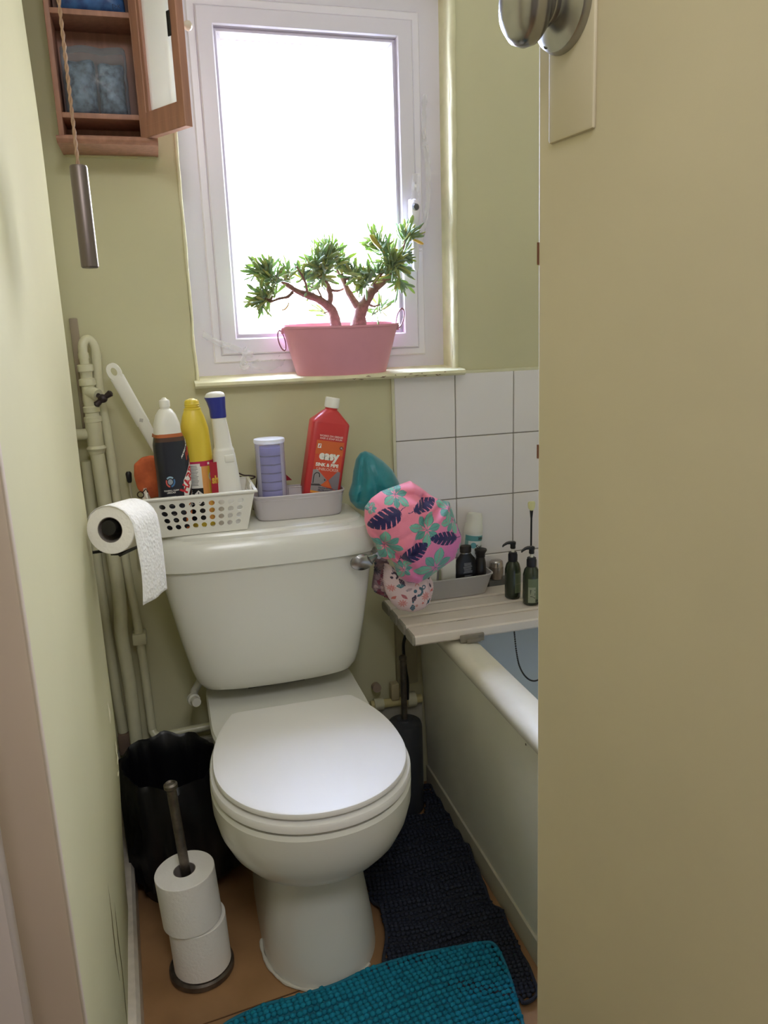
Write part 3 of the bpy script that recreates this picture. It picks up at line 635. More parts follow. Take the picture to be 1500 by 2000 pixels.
# ================================================================== bin with black liner
bn = thing('waste_bin', 'open waste bin lined with a black plastic bag, behind the roll stand beside the toilet', 'bin', (-0.062, 1.565, 0.0))
part('bin_body', lathe([(0.0, 0.002), (0.082, 0.002), (0.096, 0.27), (0.094, 0.27), (0.080, 0.006), (0.0, 0.006)], 40, -0.062, 1.565), BLACK, bn)
rr = random.Random(3); NB = 72
def bagring(R, z, amp, seed, ph=0):
    q = random.Random(seed); k1, k2, k3 = q.randint(5, 9), q.randint(11, 17), q.randint(19, 29); p1, p2, p3 = [q.random()*6 for _ in range(3)]
    out = []
    for i in range(NB):
        t = 2*PI*i/NB
        d = amp*(math.sin(k1*t+p1)+0.7*math.sin(k2*t+p2)+0.4*math.sin(k3*t+p3))
        x = (R+d)*math.cos(t)+(0.045*max(0, math.cos(t))*max(0, 1-z/0.27)**0.8); y = (R+d)*1.0*math.sin(t)
        zz = z+amp*1.2*math.sin(k1*t+p2)+(0.012*math.cos(t-2.2) if z > 0.2 else 0)
        out.append((max(-0.062+x, -0.170+0.0006*(i % 5)), min(1.565+y, 1.70), max(zz, 0.004)))
    return out
bag = loft([bagring(0.02, 0.03, 0.001, 1), bagring(0.07, 0.04, 0.003, 2), bagring(0.082, 0.15, 0.004, 3), bagring(0.090, 0.25, 0.004, 4), bagring(0.094, 0.296, 0.003, 5), bagring(0.100, 0.302, 0.003, 5), bagring(0.106, 0.285, 0.004, 6),
    bagring(0.109, 0.24, 0.005, 7), bagring(0.106, 0.19, 0.006, 8), bagring(0.108, 0.14, 0.007, 9), bagring(0.103, 0.09, 0.007, 10), bagring(0.105, 0.05, 0.007, 11)], True, False)
part('bin_liner', bag, BAG, bn, angle=50)

# ================================================================== toilet brush behind
tb = thing('toilet_brush', 'toilet brush in a dark grey holder between the toilet and the bath', 'toilet brush', (0.497, 1.655, 0.0))
part('brush_holder', lathe([(0.0, 0), (0.040, 0), (0.043, 0.004), (0.043, 0.232), (0.040, 0.240), (0.022, 0.245), (0.018, 0.249), (0.0, 0.25)], 36, 0.497, 1.655), mat('slate_plastic', S(58, 60, 68), 0.4), tb)
part('brush_handle', lathe([(0.0075, 0.248), (0.0075, 0.405), (0.0098, 0.407), (0.0098, 0.414), (0.006, 0.417), (0.0, 0.417)], 20, 0.497, 1.655), DULL, tb)
# fittings behind, low on the wall
fp = thing('pipe_fitting', 'cream painted pipe joints low on the wall behind the toilet brush', 'pipe', (0.48, 1.72, 0.27))
part('pipe_run', tube([(0.43, 1.725, 0.262), (0.565, 1.725, 0.258)], 0.011, 14), mat('yellowed_paint', S(206, 194, 140), 0.5), fp)
part('joint_collar', tube([(0.438, 1.725, 0.262), (0.462, 1.725, 0.261)], 0.0155, 14), GLOSS_CREAM, fp)
part('joint_collar', tube([(0.525, 1.725, 0.26), (0.548, 1.725, 0.26)], 0.019, 14), GLOSS_CREAM, fp)
part('upright_joint', box(0.482, 0.503, 1.712, 1.735, 0.270, 0.315, 0.003), mat('buff_paint', S(176, 164, 132), 0.6), fp)
part('wall_plug', tube([(0.445, 1.73, 0.31), (0.445, 1.712, 0.312)], 0.011, 14), mat('mauve_plug', S(160, 140, 124), 0.6), fp)
bt = tag(obj('wall_batten', box(0.505, 0.560, 1.732, 1.751, 0.30, 0.505, 0.002), mat('old_batten', S(160, 154, 128), 0.7, var=0.15, vscale=30)), 'old painted batten on the wall under the bath board, right of the cistern', 'batten')
cb = tag(obj('cable', tube(smooth_path([(0.515, 1.70, 0.515), (0.519, 1.695, 0.46), (0.513, 1.70, 0.42), (0.517, 1.70, 0.36), (0.523, 1.705, 0.32), (0.523, 1.71, 0.27)], 5), 0.0042, 8), BLACK), 'dark cable hanging down beside the bath panel behind the brush handle', 'cable')

# ================================================================== planter and plants on the sill
PX, PY, PZ = 0.4015, 1.757, 1.0885
pot = thing('planter', 'oval pink metal trough with wire ring handles on the window sill', 'planter', (PX, PY, PZ), (math.radians(5.0), 0, math.radians(0)))
def oval(z, a, b): return ring(0, 0, z, a, b, 2.6, 64)
H_ = 0.112
pb = loft([oval(0.0, 0.1015, 0.036), oval(0.001, 0.1035, 0.038), oval(0.004, 0.1045, 0.039), oval(H_-0.004, 0.1325, 0.052), oval(H_-0.003, 0.1345, 0.054), oval(H_, 0.1352, 0.0547), oval(H_+0.002, 0.1340, 0.0537), oval(H_+0.001, 0.1318, 0.0513), oval(H_-0.006, 0.1312, 0.0510), oval(0.006, 0.1030, 0.0375)])
obj('trough', pb, PINKM, pot, angle=50)
obj('soil', loft([oval(H_-0.03, 0.124, 0.044), oval(H_-0.022, 0.126, 0.046), oval(H_-0.021, 0.06, 0.02)]), SOIL, pot)
hm1 = torus(0.0165, 0.0015, 28, 8).tf(Matrix.Translation((0.141, 0.0, H_+0.010)) @ Matrix.Rotation(math.radians(14), 4, 'Y') @ Matrix.Rotation(math.radians(38), 4, 'Z') @ Matrix.Rotation(PI/2, 4, 'X') @ Matrix.Scale(1.35, 4, (0, 1, 0)) @ Matrix.Scale(0.85, 4, (1, 0, 0)))
obj('ring_handle', hm1, mat('handle_wire', S(140, 90, 104), 0.4, 0.3), pot)
hm2 = torus(0.0165, 0.0015, 28, 8).tf(Matrix.Translation((-0.136, -0.004, H_-0.030)) @ Matrix.Rotation(math.radians(-14), 4, 'Y') @ Matrix.Rotation(math.radians(50), 4, 'Z') @ Matrix.Rotation(PI/2, 4, 'X') @ Matrix.Scale(1.35, 4, (0, 1, 0)) @ Matrix.Scale(0.8, 4, (1, 0, 0)))
obj('ring_handle', hm2, MATS['handle_wire'], pot)
for sx in (-1, 1): obj('handle_lug', box(sx*0.134-0.003, sx*0.134+0.003, -0.006, 0.006, H_-0.016, H_-0.004, 0.001), PINKM, pot)

LEAF = mat('leaf_green', S(104, 134, 88), 0.42, vcol='col')
translucent(LEAF, 0.30, S(150, 180, 80))
def leaf(base, d, L, w, rnd, curl):
    """finger-like succulent leaf with a blunt spoon tip"""
    d = Vector(d).normalized(); side = d.cross(Vector((rnd.uniform(-1, 1), rnd.uniform(-1, 1), rnd.uniform(-.4, .4)))).normalized(); nrm = side.cross(d)
    rings = []
    for t, ww in ((0.0, 0.30), (0.12, 0.45), (0.35, 0.75), (0.62, 1.0), (0.82, 0.95), (0.94, 0.62), (1.0, 0.12)):
        c = base+d*(L*t)+nrm*(curl*L*t*t)
        rings.append([tuple(c+side*(w*ww*math.cos(2*PI*k/6))+nrm*(w*0.62*ww*math.sin(2*PI*k/6))) for k in range(6)])
    return loft(rings)
def plant(name, label, branches, clusters, seed, base):
    rnd = random.Random(seed)
    o = thing(name, label, 'plant', base)
    tr = MB()
    for b in branches:
        P = smooth_path(b, 4); tr.join(tube(P, [p[3]*1.25*(1+rnd.uniform(-.08, .1)) for p in P], 10))
    lv = MB(); cols = []
    for (x, y, z, r, n, (dx, dz)) in clusters:
        c = Vector((x, y, z)); bias = Vector((dx, -0.15, dz))
        # short twigs carry each rosette
        root = c-bias.normalized()*r*0.7
        near = min((Vector(p[:3]) for b in branches for p in b), key=lambda q: (q-c).length)
        if (near-c).length > 0.008: tr.join(tube([near, (near+root)/2+Vector((0, 0, .002)), c-bias*0.002], [0.0022, 0.002, 0.0017], 6))
        n2 = int(n*1.7)
        for i in range(n2):
            d = Vector((rnd.gauss(0, 1), rnd.gauss(0, .8), rnd.gauss(0, 1))).normalized()*0.95+bias*1.15
            d.normalize()
            L = rnd.uniform(0.022, 0.042)*(0.85+r*12)
            w = rnd.uniform(0.0024, 0.0041)
            if rnd.random() < 0.06: w *= 1.5
            st_ = c-bias.normalized()*r*rnd.uniform(0.0, 0.75)+Vector((rnd.uniform(-1, 1), rnd.uniform(-.5, .5), rnd.uniform(-1, 1)))*r*0.30
            lf = leaf(st_, d, L, w, rnd, rnd.uniform(-.15, .25))
            q = rnd.random()
            g = S(*((128, 156, 124), (142, 168, 118), (154, 176, 122), (134, 164, 140), (166, 178, 108))[rnd.randrange(5)])
            if rnd.random() < 0.010: g = S(206, 172, 84)
            k = 0.8+0.4*q
            for vi in range(len(lf.v)):
                tip = (vi//6)/6.0
                e = 1.25 if vi % 3 == 0 else 0.95
                cols.append((min(1, g[0]*k*e*(1+0.25*tip)), min(1, g[1]*k*e), min(1, g[2]*k*e), 1))
            lv.join(lf)
    part('trunk', tr, BARK, o, angle=70)
    # colours belong to vertices, so leaves are linked without merging
    part('leaves', lv, LEAF, o, angle=70, recalc=True, vc=cols)
    return o
LEFT_CL += [(0.2460, 1.735, 1.2960, 0.018, 10, (-0.5, 0.1)), (0.3755, 1.76, 1.3235, 0.022, 16, (-0.2, 0.4)), (0.3600, 1.75, 1.3260, 0.025, 14, (-0.6, 0.3)), (0.3970, 1.77, 1.3330, 0.018, 12, (0.4, 0.5))]
RIGHT_CL += [(0.5150, 1.75, 1.3360, 0.022, 14, (-0.4, 0.4)), (0.5450, 1.75, 1.3340, 0.022, 12, (0.3, 0.4)), (0.4330, 1.77, 1.3060, 0.018, 10, (-0.6, 0.1))]
plant('succulent', 'left succulent in the pink trough, thin forked trunk, branches reaching left across the window', LEFT_BR, LEFT_CL, 11, (0.393, 1.765, 1.19))
plant('succulent', 'right succulent in the pink trough, thick trunk leaning right towards the window handle', RIGHT_BR, RIGHT_CL, 23, (0.447, 1.765, 1.19))
drp = MB().join(tube(smooth_path([(0.286, 1.738, 1.262), (0.2835, 1.735, 1.248), (0.276, 1.732, 1.238), (0.266, 1.73, 1.2335)], 4), [0.0012]*4+[0.0022]*6+[0.0018]*2+[0.0006], 6))
tag(obj('yellowed_leaf', drp, mat('leaf_yellow', S(196, 160, 84), 0.5)), 'thin yellowed leaf drooping under the lowest branch of the left succulent', 'leaf')
bigl = leaf(Vector((0.508, 1.738, 1.352)), (-0.62, -0.1, 0.66), 0.052, 0.0062, random.Random(2), 0.12)
tag(obj('yellowed_leaf', bigl, mat('leaf_yellow_green', S(170, 160, 72), 0.45)), 'large yellow-green leaf at the upper left of the right succulent', 'leaf')

# ================================================================== wooden wall cabinet, upper left
cbn = thing('wall_cabinet', 'small brown wooden wall cabinet with its glazed door hanging open, left of the window', 'cabinet', (-0.065, 1.68, 1.52))
CX0, CX1, CY0, CZ0, CZ1 = -0.1395, 0.0162, 1.655, 1.5545, 2.05
bd = MB()
bd.join(box(CX0, CX0+0.0095, CY0, YB, CZ0-0.004, CZ1, 0.001)).join(box(CX1-0.0095, CX1, CY0, YB, CZ0-0.004, CZ1, 0.001))
bd.join(box(CX0, CX1, CY0, YB, CZ1-0.012, CZ1, 0.001)).join(box(CX0+0.002, CX1-0.002, YB-0.006, YB-0.001, CZ0, CZ1-0.01))
bd.join(box(CX0+0.002, CX1-0.002, CY0+0.004, YB, CZ0-0.002, CZ0+0.006, 0.001))
part('carcass', bd, WOOD, cbn)
for z in (1.589, 1.762, 1.93): part('shelf', box(CX0+0.009, CX1-0.009, CY0+0.002, YB-0.005, z, z+0.0095, 0.001), WOOD, cbn)
mp_ = [(1.641, 1.5452), (1.646, 1.5432), (YB, 1.5432), (YB, 1.5545), (1.638, 1.5545), (1.6365, 1.5530), (1.6372, 1.5490), (1.639, 1.5468)]
part('base_moulding', loft([[(x, y, z) for y, z in mp_] for x in (CX0-0.004, CX1+0.021)]), WOOD, cbn, smooth=False)
part('putty_line', box(CX0-0.0, CX1+0.016, YB-0.006, YB, 1.5385, 1.5432, 0.001), mat('pale_putty', S(196, 192, 150), 0.6), cbn)  # thin pale putty line where the cabinet meets the wall
hx, hy = 0.0138, 1.6535
fx, fy = 0.0915, 1.538
LD = math.hypot(fx-hx, fy-hy)
cd = obj('cabinet_door', frame(0, LD, 1.557, 2.045, 0.032, -0.0075, 0.0075, 0.0015), WOOD, cbn, smooth=False)
Mi = Matrix.LocRotScale(cbn.location, cbn.rotation_euler, None).inverted() @ Matrix.Translation((hx, hy, 0)) @ Matrix.Rotation(math.atan2(fy-hy, fx-hx), 4, 'Z')
# thin steps of the door moulding and the deep bottom rail
m = frame(0, LD, 1.5535, 2.045, 0.022, -0.0075, 0.0075, 0.0015)
m.join(box(0.006, LD-0.006, -0.0072, 0.0072, 1.5545, 1.597, 0.001)).join(frame(0.017, LD-0.017, 1.592, 2.02, 0.005, -0.0045, 0.0072, 0.0015)).join(box(0.0, 0.029, -0.0055, 0.0068, 1.59, 2.02, 0.001))
m.tf(Mi)
me_old = cd.data
bpy.data.objects.remove(cd)
cd = obj('cabinet_door', m, WOOD, cbn, smooth=False)
obj('door_pane', box(0.018, LD-0.018, -0.0015, 0.0005, 1.596, 2.03).tf(Mi), GLASS, cd, smooth=False)
obj('strike_plate', box(LD-0.027, LD-0.018, 0.0062, 0.0085, 1.702, 1.742, 0.0008).tf(Mi), BLACKM, cd, label='black magnetic strike plate')
obj('strike_plate', box(LD-0.027, LD-0.018, -0.0095, -0.0070, 1.702, 1.742, 0.0008).tf(Mi), BLACKM, cd, label='black magnetic strike plate')
obj('door_knob', lathe([(0.003, 0), (0.004, 0.006), (0.0075, 0.011), (0.0085, 0.016), (0.006, 0.020), (0.0, 0.021)], 20).tf(Mi @ axis_m((LD-0.008, 0.007, 1.722), (0, 1, 0))), mat('pale_knob', S(206, 196, 178), 0.3), cd)

def blob(outline, y, df, db, nr=16, na=96, wr=0.0, seed=1, power=0.5, fold=None, edge=0.0):
    """closed crumpled shape from an outline (x, z): real depth front (df) and back (db)"""
    P = np.array(outline); c = P.mean(axis=0)
    rnd = random.Random(seed); ph = [(rnd.uniform(0, 6), rnd.uniform(0, 6), rnd.uniform(-1, 1), rnd.uniform(-1, 1)) for _ in range(10)]
    def rad(t):
        d = np.array((math.cos(t), math.sin(t))); best = 0
        for i in range(len(P)):
            a, b = P[i]-c, P[(i+1) % len(P)]-c; e = b-a
            den = d[0]*e[1]-d[1]*e[0]
            if abs(den) < 1e-12: continue
            s_ = (a[0]*e[1]-a[1]*e[0])/den; u = (a[0]*d[1]-a[1]*d[0])/den
            if s_ > 0 and -1e-6 <= u <= 1+1e-6: best = max(best, s_)
        return best
    R = [rad(2*PI*i/na) for i in range(na)]
    for _ in range(1): R = [(R[i-1]+2*R[i]+R[(i+1) % na])/4 for i in range(na)]
    def noise(x, z):
        v = 0
        for k, (p, q, a, b) in enumerate(ph):
            f = 28*(1.45**k); v += abs(math.sin(f*(a*x+b*z)+p+1.5*math.sin(f*0.4*(b*x-a*z)+q)))/(1.35**k)
        return v/3.2-0.8
    vs = []; uv = []
    for side, D in ((-1, df), (1, db)):
        for j in range(nr+1):
            r = math.sin((j/nr)*PI/2)
            for i in range(na):
                t = 2*PI*i/na; rr = R[i]*r*(1+edge*math.sin(i*1.7+seed)*r**6)
                x, z = c[0]+rr*math.cos(t), c[1]+rr*math.sin(t)
                dep = D*(max(0, 1-r**2))**power
                w = wr*noise(x, z)*(1 if side < 0 else 0.5)*min(1, (1-r)*6+0.15)
                f_ = fold(x, z)*min(1, (1-r)*5) if (fold and side < 0) else 0
                vs.append((x, y+side*(dep+w-f_), z)); uv.append((x, z))
    fs = []; N = (nr+1)*na
    for s_ in range(2):
        for j in range(nr):
            for i in range(na):
                k = (i+1) % na; q = (s_*N+j*na+i, s_*N+j*na+k, s_*N+(j+1)*na+k, s_*N+(j+1)*na+i)
                fs.append(q if s_ else q[::-1])
    for i in range(na):   # close the rim
        k = (i+1) % na; a = nr*na
        fs.append((a+i, a+k, N+a+k, N+a+i))
    m = MB().add(vs, fs); return m, uv

# wrapped packs inside the cabinet
PACK = mat('pale_pack_print', S(126, 142, 156), 0.35, var=0.6, vscale=90, c2=S(52, 62, 84), bump=0.8, bscale=60)
PACKF = clear('crinkled_bag', (0.80, 0.86, 0.92), 0.10, 0.15)
def outl(x0, x1, z0, z1, k, seed):
    r_ = random.Random(seed); pts = []
    for i in range(k): pts.append((x0+(x1-x0)*i/k, z0+r_.uniform(0, .002)))
    for i in range(k): pts.append((x1-r_.uniform(0, .003), z0+(z1-z0)*i/k))
    for i in range(k): pts.append((x1-(x1-x0)*i/k, z1-r_.uniform(0, .006)))
    for i in range(k): pts.append((x0+r_.uniform(0, .003), z1-(z1-z0)*i/k))
    return pts
for (x0, x1, z0, z1, lab, sd) in ((-0.120, -0.064, 1.5995, 1.700, 'crumpled pale wrapped pack on the lower cabinet shelf, left of two', 4), (-0.062, -0.012, 1.5995, 1.695, 'smoother pale wrapped pack on the lower cabinet shelf, right of two', 5)):
    m, _ = blob(outl(x0, x1, z0, z1, 6, sd), 1.698, 0.024, 0.022, 10, 64, 0.004, sd, 0.3)
    tag(obj('plastic_pack', m, PACK, angle=60), lab, 'pack', 'wrapped packs inside the cabinet')
m, _ = blob(outl(-0.125, -0.006, 1.599, 1.722, 8, 8), 1.698, 0.036, 0.036, 12, 90, 0.004, 9, 0.22)
tag(obj('plastic_bag', m, PACKF, angle=60), 'clear crinkled plastic bag around the two pale packs in the cabinet', 'bag')
m, _ = blob(outl(-0.120, 0.002, 1.7735, 1.86, 8, 10), 1.698, 0.030, 0.030, 10, 80, 0.002, 11, 0.25)
pk = tag(obj('plastic_pack', m, mat('blue_pack_print', S(60, 104, 160), 0.35, var=0.4, vscale=50, c2=S(30, 52, 104)), angle=60), 'blue printed plastic pack lying on the upper cabinet shelf', 'pack', 'wrapped packs inside the cabinet')
tx = text_mb('[>K', 0.010); tx = wrap(tx, lambda u, v: (-0.014+u, 1.6660+abs(u)*0.1, 1.783+v))
part('lettering', tx, mat('navy_ink', S(34, 40, 70), 0.6), pk, smooth=False)

# ================================================================== light pull
lp = thing('light_pull', 'brushed steel light pull hanging on a twisted cord in front of the cabinet', 'light pull', (-0.0745, 1.10, 1.278))
part('pull_handle', lathe([(0.0, 1.2775), (0.0095, 1.2775), (0.0108, 1.279), (0.0108, 1.398), (0.0098, 1.400), (0.002, 1.4005)], 32, -0.0745, 1.10), mat('brushed_gunmetal', S(112, 102, 98), 0.42, 0.9), lp)
cord = []
for ph in (0, PI):
    pts = [(-0.0745+0.0013*math.cos(z*260+ph), 1.10+0.0016*math.sin(z*260+ph), z) for z in [1.399+i*0.004 for i in range(226)]]
    cord.append(tube(pts, 0.0014, 6))
part('pull_cord', cord[0].join(cord[1]), mat('tan_cord', S(158, 128, 104), 0.8), lp)

# ================================================================== basket of cleaners on the cistern
LZ = 0.7935
bk = thing('plastic_basket', 'white basket with round holes holding cleaning bottles on the cistern', 'basket', (0.055, 1.62, LZ))
def bilerp(q, u, v):
    a, b, c, d = [Vector(p) for p in q]
    return a*(1-u)*(1-v)+b*u*(1-v)+c*u*v+d*(1-u)*v
def holed(q, nx, ny, mu, mv0, mv1, rad, W, Hh, seg=16):
    """panel of a tapered basket with nx x ny round holes; corners bottom-left, bottom-right, top-right, top-left"""
    m = MB(); us = [0, mu]+[mu+(1-2*mu)*(i+1)/nx for i in range(nx)]+[1]; vv = [0, mv0]+[mv0+(1-mv0-mv1)*(j+1)/ny for j in range(ny)]+[1]
    for i in range(len(us)-1):
        for j in range(len(vv)-1):
            u0, u1, v0, v1 = us[i], us[i+1], vv[j], vv[j+1]
            if 1 <= i <= nx and 1 <= j <= ny:
                uc, vc = (u0+u1)/2, (v0+v1)/2; sq = []; ci = []
                for k in range(seg):
                    t = 2*PI*k/seg+PI/4; c, s_ = math.cos(t), math.sin(t); s1 = max(abs(c), abs(s_))
                    sq.append(bilerp(q, uc+(u1-u0)/2*c/s1, vc+(v1-v0)/2*s_/s1)); ci.append(bilerp(q, uc+rad/W*c, vc+rad/Hh*s_))
                m.add(sq+ci, [(k, (k+1) % seg, seg+(k+1) % seg, seg+k) for k in range(seg)])
            else:
                m.add([bilerp(q, u, v) for u, v in ((u0, v0), (u1, v0), (u1, v1), (u0, v1))], [(0, 1, 2, 3)])
    return m
bx0, bx1, by0, by1 = -0.029, 0.141, 1.560, 1.678      # base
tx0, tx1, ty0, ty1 = -0.053, 0.160, 1.545, 1.694      # rim
zb, zt = LZ+0.001, 0.877
c4 = dict(fbl=(bx0, by0, zb), fbr=(bx1, by0, zb), ftr=(tx1, ty0, zt), ftl=(tx0, ty0, zt), bbl=(bx0, by1, zb), bbr=(bx1, by1, zb), btr=(tx1, ty1, zt), btl=(tx0, ty1, zt))
w = MB()
w.join(holed((c4['fbl'], c4['fbr'], c4['ftr'], c4['ftl']), 9, 4, 0.075, 0.14, 0.13, 0.0057, 0.192, 0.085))
w.join(holed((c4['bbl'], c4['bbr'], c4['btr'], c4['btl']), 9, 4, 0.075, 0.14, 0.13, 0.0057, 0.192, 0.085))
w.join(holed((c4['fbr'], c4['bbr'], c4['btr'], c4['ftr']), 6, 4, 0.09, 0.14, 0.13, 0.0057, 0.133, 0.085))
w.join(holed((c4['fbl'], c4['bbl'], c4['btl'], c4['ftl']), 6, 4, 0.09, 0.14, 0.13, 0.0057, 0.133, 0.085))
w.join(box(bx0, bx1, by0, by1, zb, zb+0.0016))
part('basket_body', w, WHITEP, bk, smooth=False, mods=[('SOLIDIFY', dict(thickness=0.0016, offset=0))])
rim = []
for off, z in ((0.0, zt-0.003), (0.005, zt-0.003), (0.006, zt), (0.005, zt+0.0022), (-0.001, zt+0.0022), (-0.0015, zt)):
    rim.append([(tx0-off, ty0-off, z), (tx1+off, ty0-off, z), (tx1+off, ty1+off, z), (tx0-off, ty1+off, z)])
rm = MB(); vs = [p for r in rim for p in r]
rm.add(vs, [(j*4+i, j*4+(i+1) % 4, ((j+1) % 6)*4+(i+1) % 4, ((j+1) % 6)*4+i) for j in range(6) for i in range(4)])
part('basket_rim', rm, WHITEP, bk, smooth=False)
for x in (tx0+0.004, tx1-0.006): part('handle_lug', tube([(x, ty0+0.006, zt), (x-0.001, ty0+0.006, zt+0.009), (x, ty0+0.008, zt+0.012), (x, ty0+0.012, zt+0.010)], 0.0019, 8), WHITEP, bk)
tag(obj('bulldog_clip', torus(0.006, 0.0011, 20, 6).tf(Matrix.Translation((-0.061, 1.553, 0.887)) @ Matrix.Rotation(PI/2, 4, 'X')).join(tube([(-0.058, 1.552, 0.890), (-0.050, 1.551, 0.898), (-0.047, 1.555, 0.89)], 0.0012, 6)), mat('rusty_wire', S(72, 56, 48), 0.5, 0.6)), 'small dark wire loop clipped to the left corner of the holed basket', 'clip')

def front_map(a, b, e, y0, x0, z0, off=0.0006, aw=None):
    """(u, v) -> point on the front of a superellipse bottle; a, b may be functions of v"""
    fa = a if callable(a) else (lambda v: a); fb = b if callable(b) else (lambda v: b)
    def f(u, v):
        A, B = fa(v), fb(v); k = min(0.9995, abs(u)/A)
        return (x0+u, y0-B*(1-k**e)**(1/e)-off, z0+v)
    return f
def angle_map(a, b, e, z0, off=0.0006):
    """u is an arc angle (radians, 0 = front) x 1; wraps round the bottle"""
    def f(u, v):
        c, s_ = math.sin(u), -math.cos(u)
        return ((a+off)*math.copysign(abs(c)**(2/e), c), (b+off)*math.copysign(abs(s_)**(2/e), s_), z0+v)
    return f
def interp(tab):
    zs = [t[0] for t in tab]
    return lambda v, k: float(np.interp(v, zs, [t[k] for t in tab]))
def solid(c, name, rough=0.45): return mat(name, c, rough)
WH, BLK = solid(S(236, 234, 228), 'print_white'), solid(S(20, 20, 24), 'print_black')
RED = solid(S(196, 42, 56), 'print_red')

# --- dark toilet cleaner bottle
hb_ = thing('cleaner_bottle', 'black sleeved bottle with a white top, leftmost in the holed basket', 'bottle', (0.001, 1.593, LZ+0.003), (0, 0, math.radians(14)))
tab = [(0, .029, .021), (.004, .031, .023), (.06, .0315, .0225), (.11, .0325, .0225), (.15, .033, .0225), (.18, .032, .0225), (.197, .0275, .0225), (.205, .0255, .0215)]
ip = interp(tab)
sh = lambda v: 0.004*math.sin(max(0, v-0.02)/0.19*PI)
obj('bottle_body', loft([ring(sh(v), 0, v, a, b, 3.2, 56) for v, a, b in [(z, ip(z, 1), ip(z, 2)) for z in np.linspace(0, .205, 18)]]), mat('navy_black_sleeve', S(34, 36, 46), 0.3), hb_, angle=60)
obj('bottle_shoulder', loft([ring(0, 0, z, a, b, e, 48) for z, a, b, e in ((.203, .0268, .0222, 3), (.2045, .0262, .0222, 3), (.222, .0250, .0215, 2.6), (.240, .0195, .018, 2.3), (.250, .0130, .0125, 2), (.2515, .0105, .0105, 2))]), WHITEP, hb_, angle=60)
obj('nozzle_cap', lathe([(.0092, .251), (.0092, .2545), (.0105, .2555), (.0105, .266), (.0095, .2685), (.006, .270), (.004, .2725), (.003, .2735), (0, .2735)], 28), WHITEP, hb_)
def hmap(u, v):
    a, b = ip(v, 1), ip(v, 2); c, s_ = math.sin(u), -math.cos(u)
    return (sh(v)+(a+.0006)*math.copysign(abs(c)**(2/3.2), c), (b+.0006)*math.copysign(abs(s_)**(2/3.2), s_), v)
def hb_map(off):
    def f(u, v):
        a, b = ip(v, 1), ip(v, 2); s_ = math.sin(max(-1.5, min(1.5, u)))
        y = -b*(1-abs(s_)**3.2)**(1/3.2)-off
        if abs(u) > 1.5: return (sh(v)+(a+off)*math.copysign(1, u), -b*0.35+(abs(u)-1.5)*b*0.7, v)
        return (sh(v)+(a+off*abs(s_))*s_, y, v)
    return f
def dec(mb, fn, mt, root, name='lettering', **k): return obj(name, wrap(mb, fn), mt, root, smooth=False, recalc=False, **k)
ORG = solid(S(176, 96, 52), 'print_brown_orange')
lb = dec(patch(-3.1, 3.1, 0.1965, 0.2035, 60), hb_map(.0005), ORG, hb_, 'sleeve_top_band')
dec(patch(-1.5, 1.6, 0.188, 0.1965, 40), hb_map(.0006), solid(S(84, 58, 46), 'print_dark_brown'), hb_, 'sleeve_fade_band')
# slanted white name panel with red letters, running up the right-hand side
k_ = 0.034
def uv(mb, u0, v0, sx=1/.030, rot=0.0, shear=0.0):
    c, s_ = math.cos(rot), math.sin(rot)
    mb.v = [((u0+(c*x-s_*y)*sx), v0+(s_*x+c*y)+shear*x, 0) for x, y, z in mb.v]; return mb
quad = MB(); n_q = 14
pts = []
for i in range(n_q+1):
    t = i/n_q; u = 0.42+1.15*t; lo = 0.050+0.055*t+0.012*math.sin(t*PI); hi = 0.108+0.062*t
    pts += [(u, lo, 0), (u, hi, 0)]
quad.add(pts, [(2*i, 2*i+2, 2*i+3, 2*i+1) for i in range(n_q)])
dec(quad, hb_map(.0009), WH, hb_, 'name_panel')
dec(uv(text_mb('HARPIC', 0.0235, 0.0009, space=0.9), 0.98, 0.1165, rot=math.radians(62), sx=1/.030), hb_map(.0013), RED, hb_)
dec(uv(text_mb('POWER\nPLUS', 0.0135, 0.0006), 1.02, 0.062, rot=math.radians(30), sx=1/.040), hb_map(.0014), WH, hb_)
flame = MB(); pts = []
for i in range(11):
    t = i/10; u = 0.50+1.0*t; pts += [(u, 0.002, 0), (u, 0.045+0.052*t, 0)]
flame.add(pts, [(2*i, 2*i+2, 2*i+3, 2*i+1) for i in range(10)])
dec(flame, hb_map(.0006), solid(S(214, 112, 48), 'print_flame'), hb_, 'flame_panel')
flame2 = MB(); pts = []
for i in range(9):
    t = i/8; u = 0.66+0.8*t; pts += [(u, 0.030+0.03*t, 0), (u, 0.046+0.036*t, 0)]
flame2.add(pts, [(2*i, 2*i+2, 2*i+3, 2*i+1) for i in range(8)])
dec(flame2, hb_map(.0010), BLK, hb_, 'flame_panel')
dec(uv(text_mb('10x', 0.020, 0.001), 1.02, 0.165, sx=1/.05, shear=0.9), hb_map(.0012), solid(S(190, 66, 48), 'print_rust'), hb_)
dec(uv(text_mb('MORE POWER', 0.0075, 0.0003), 0.92, 0.176, sx=1/.05, shear=0.9), hb_map(.0012), WH, hb_)
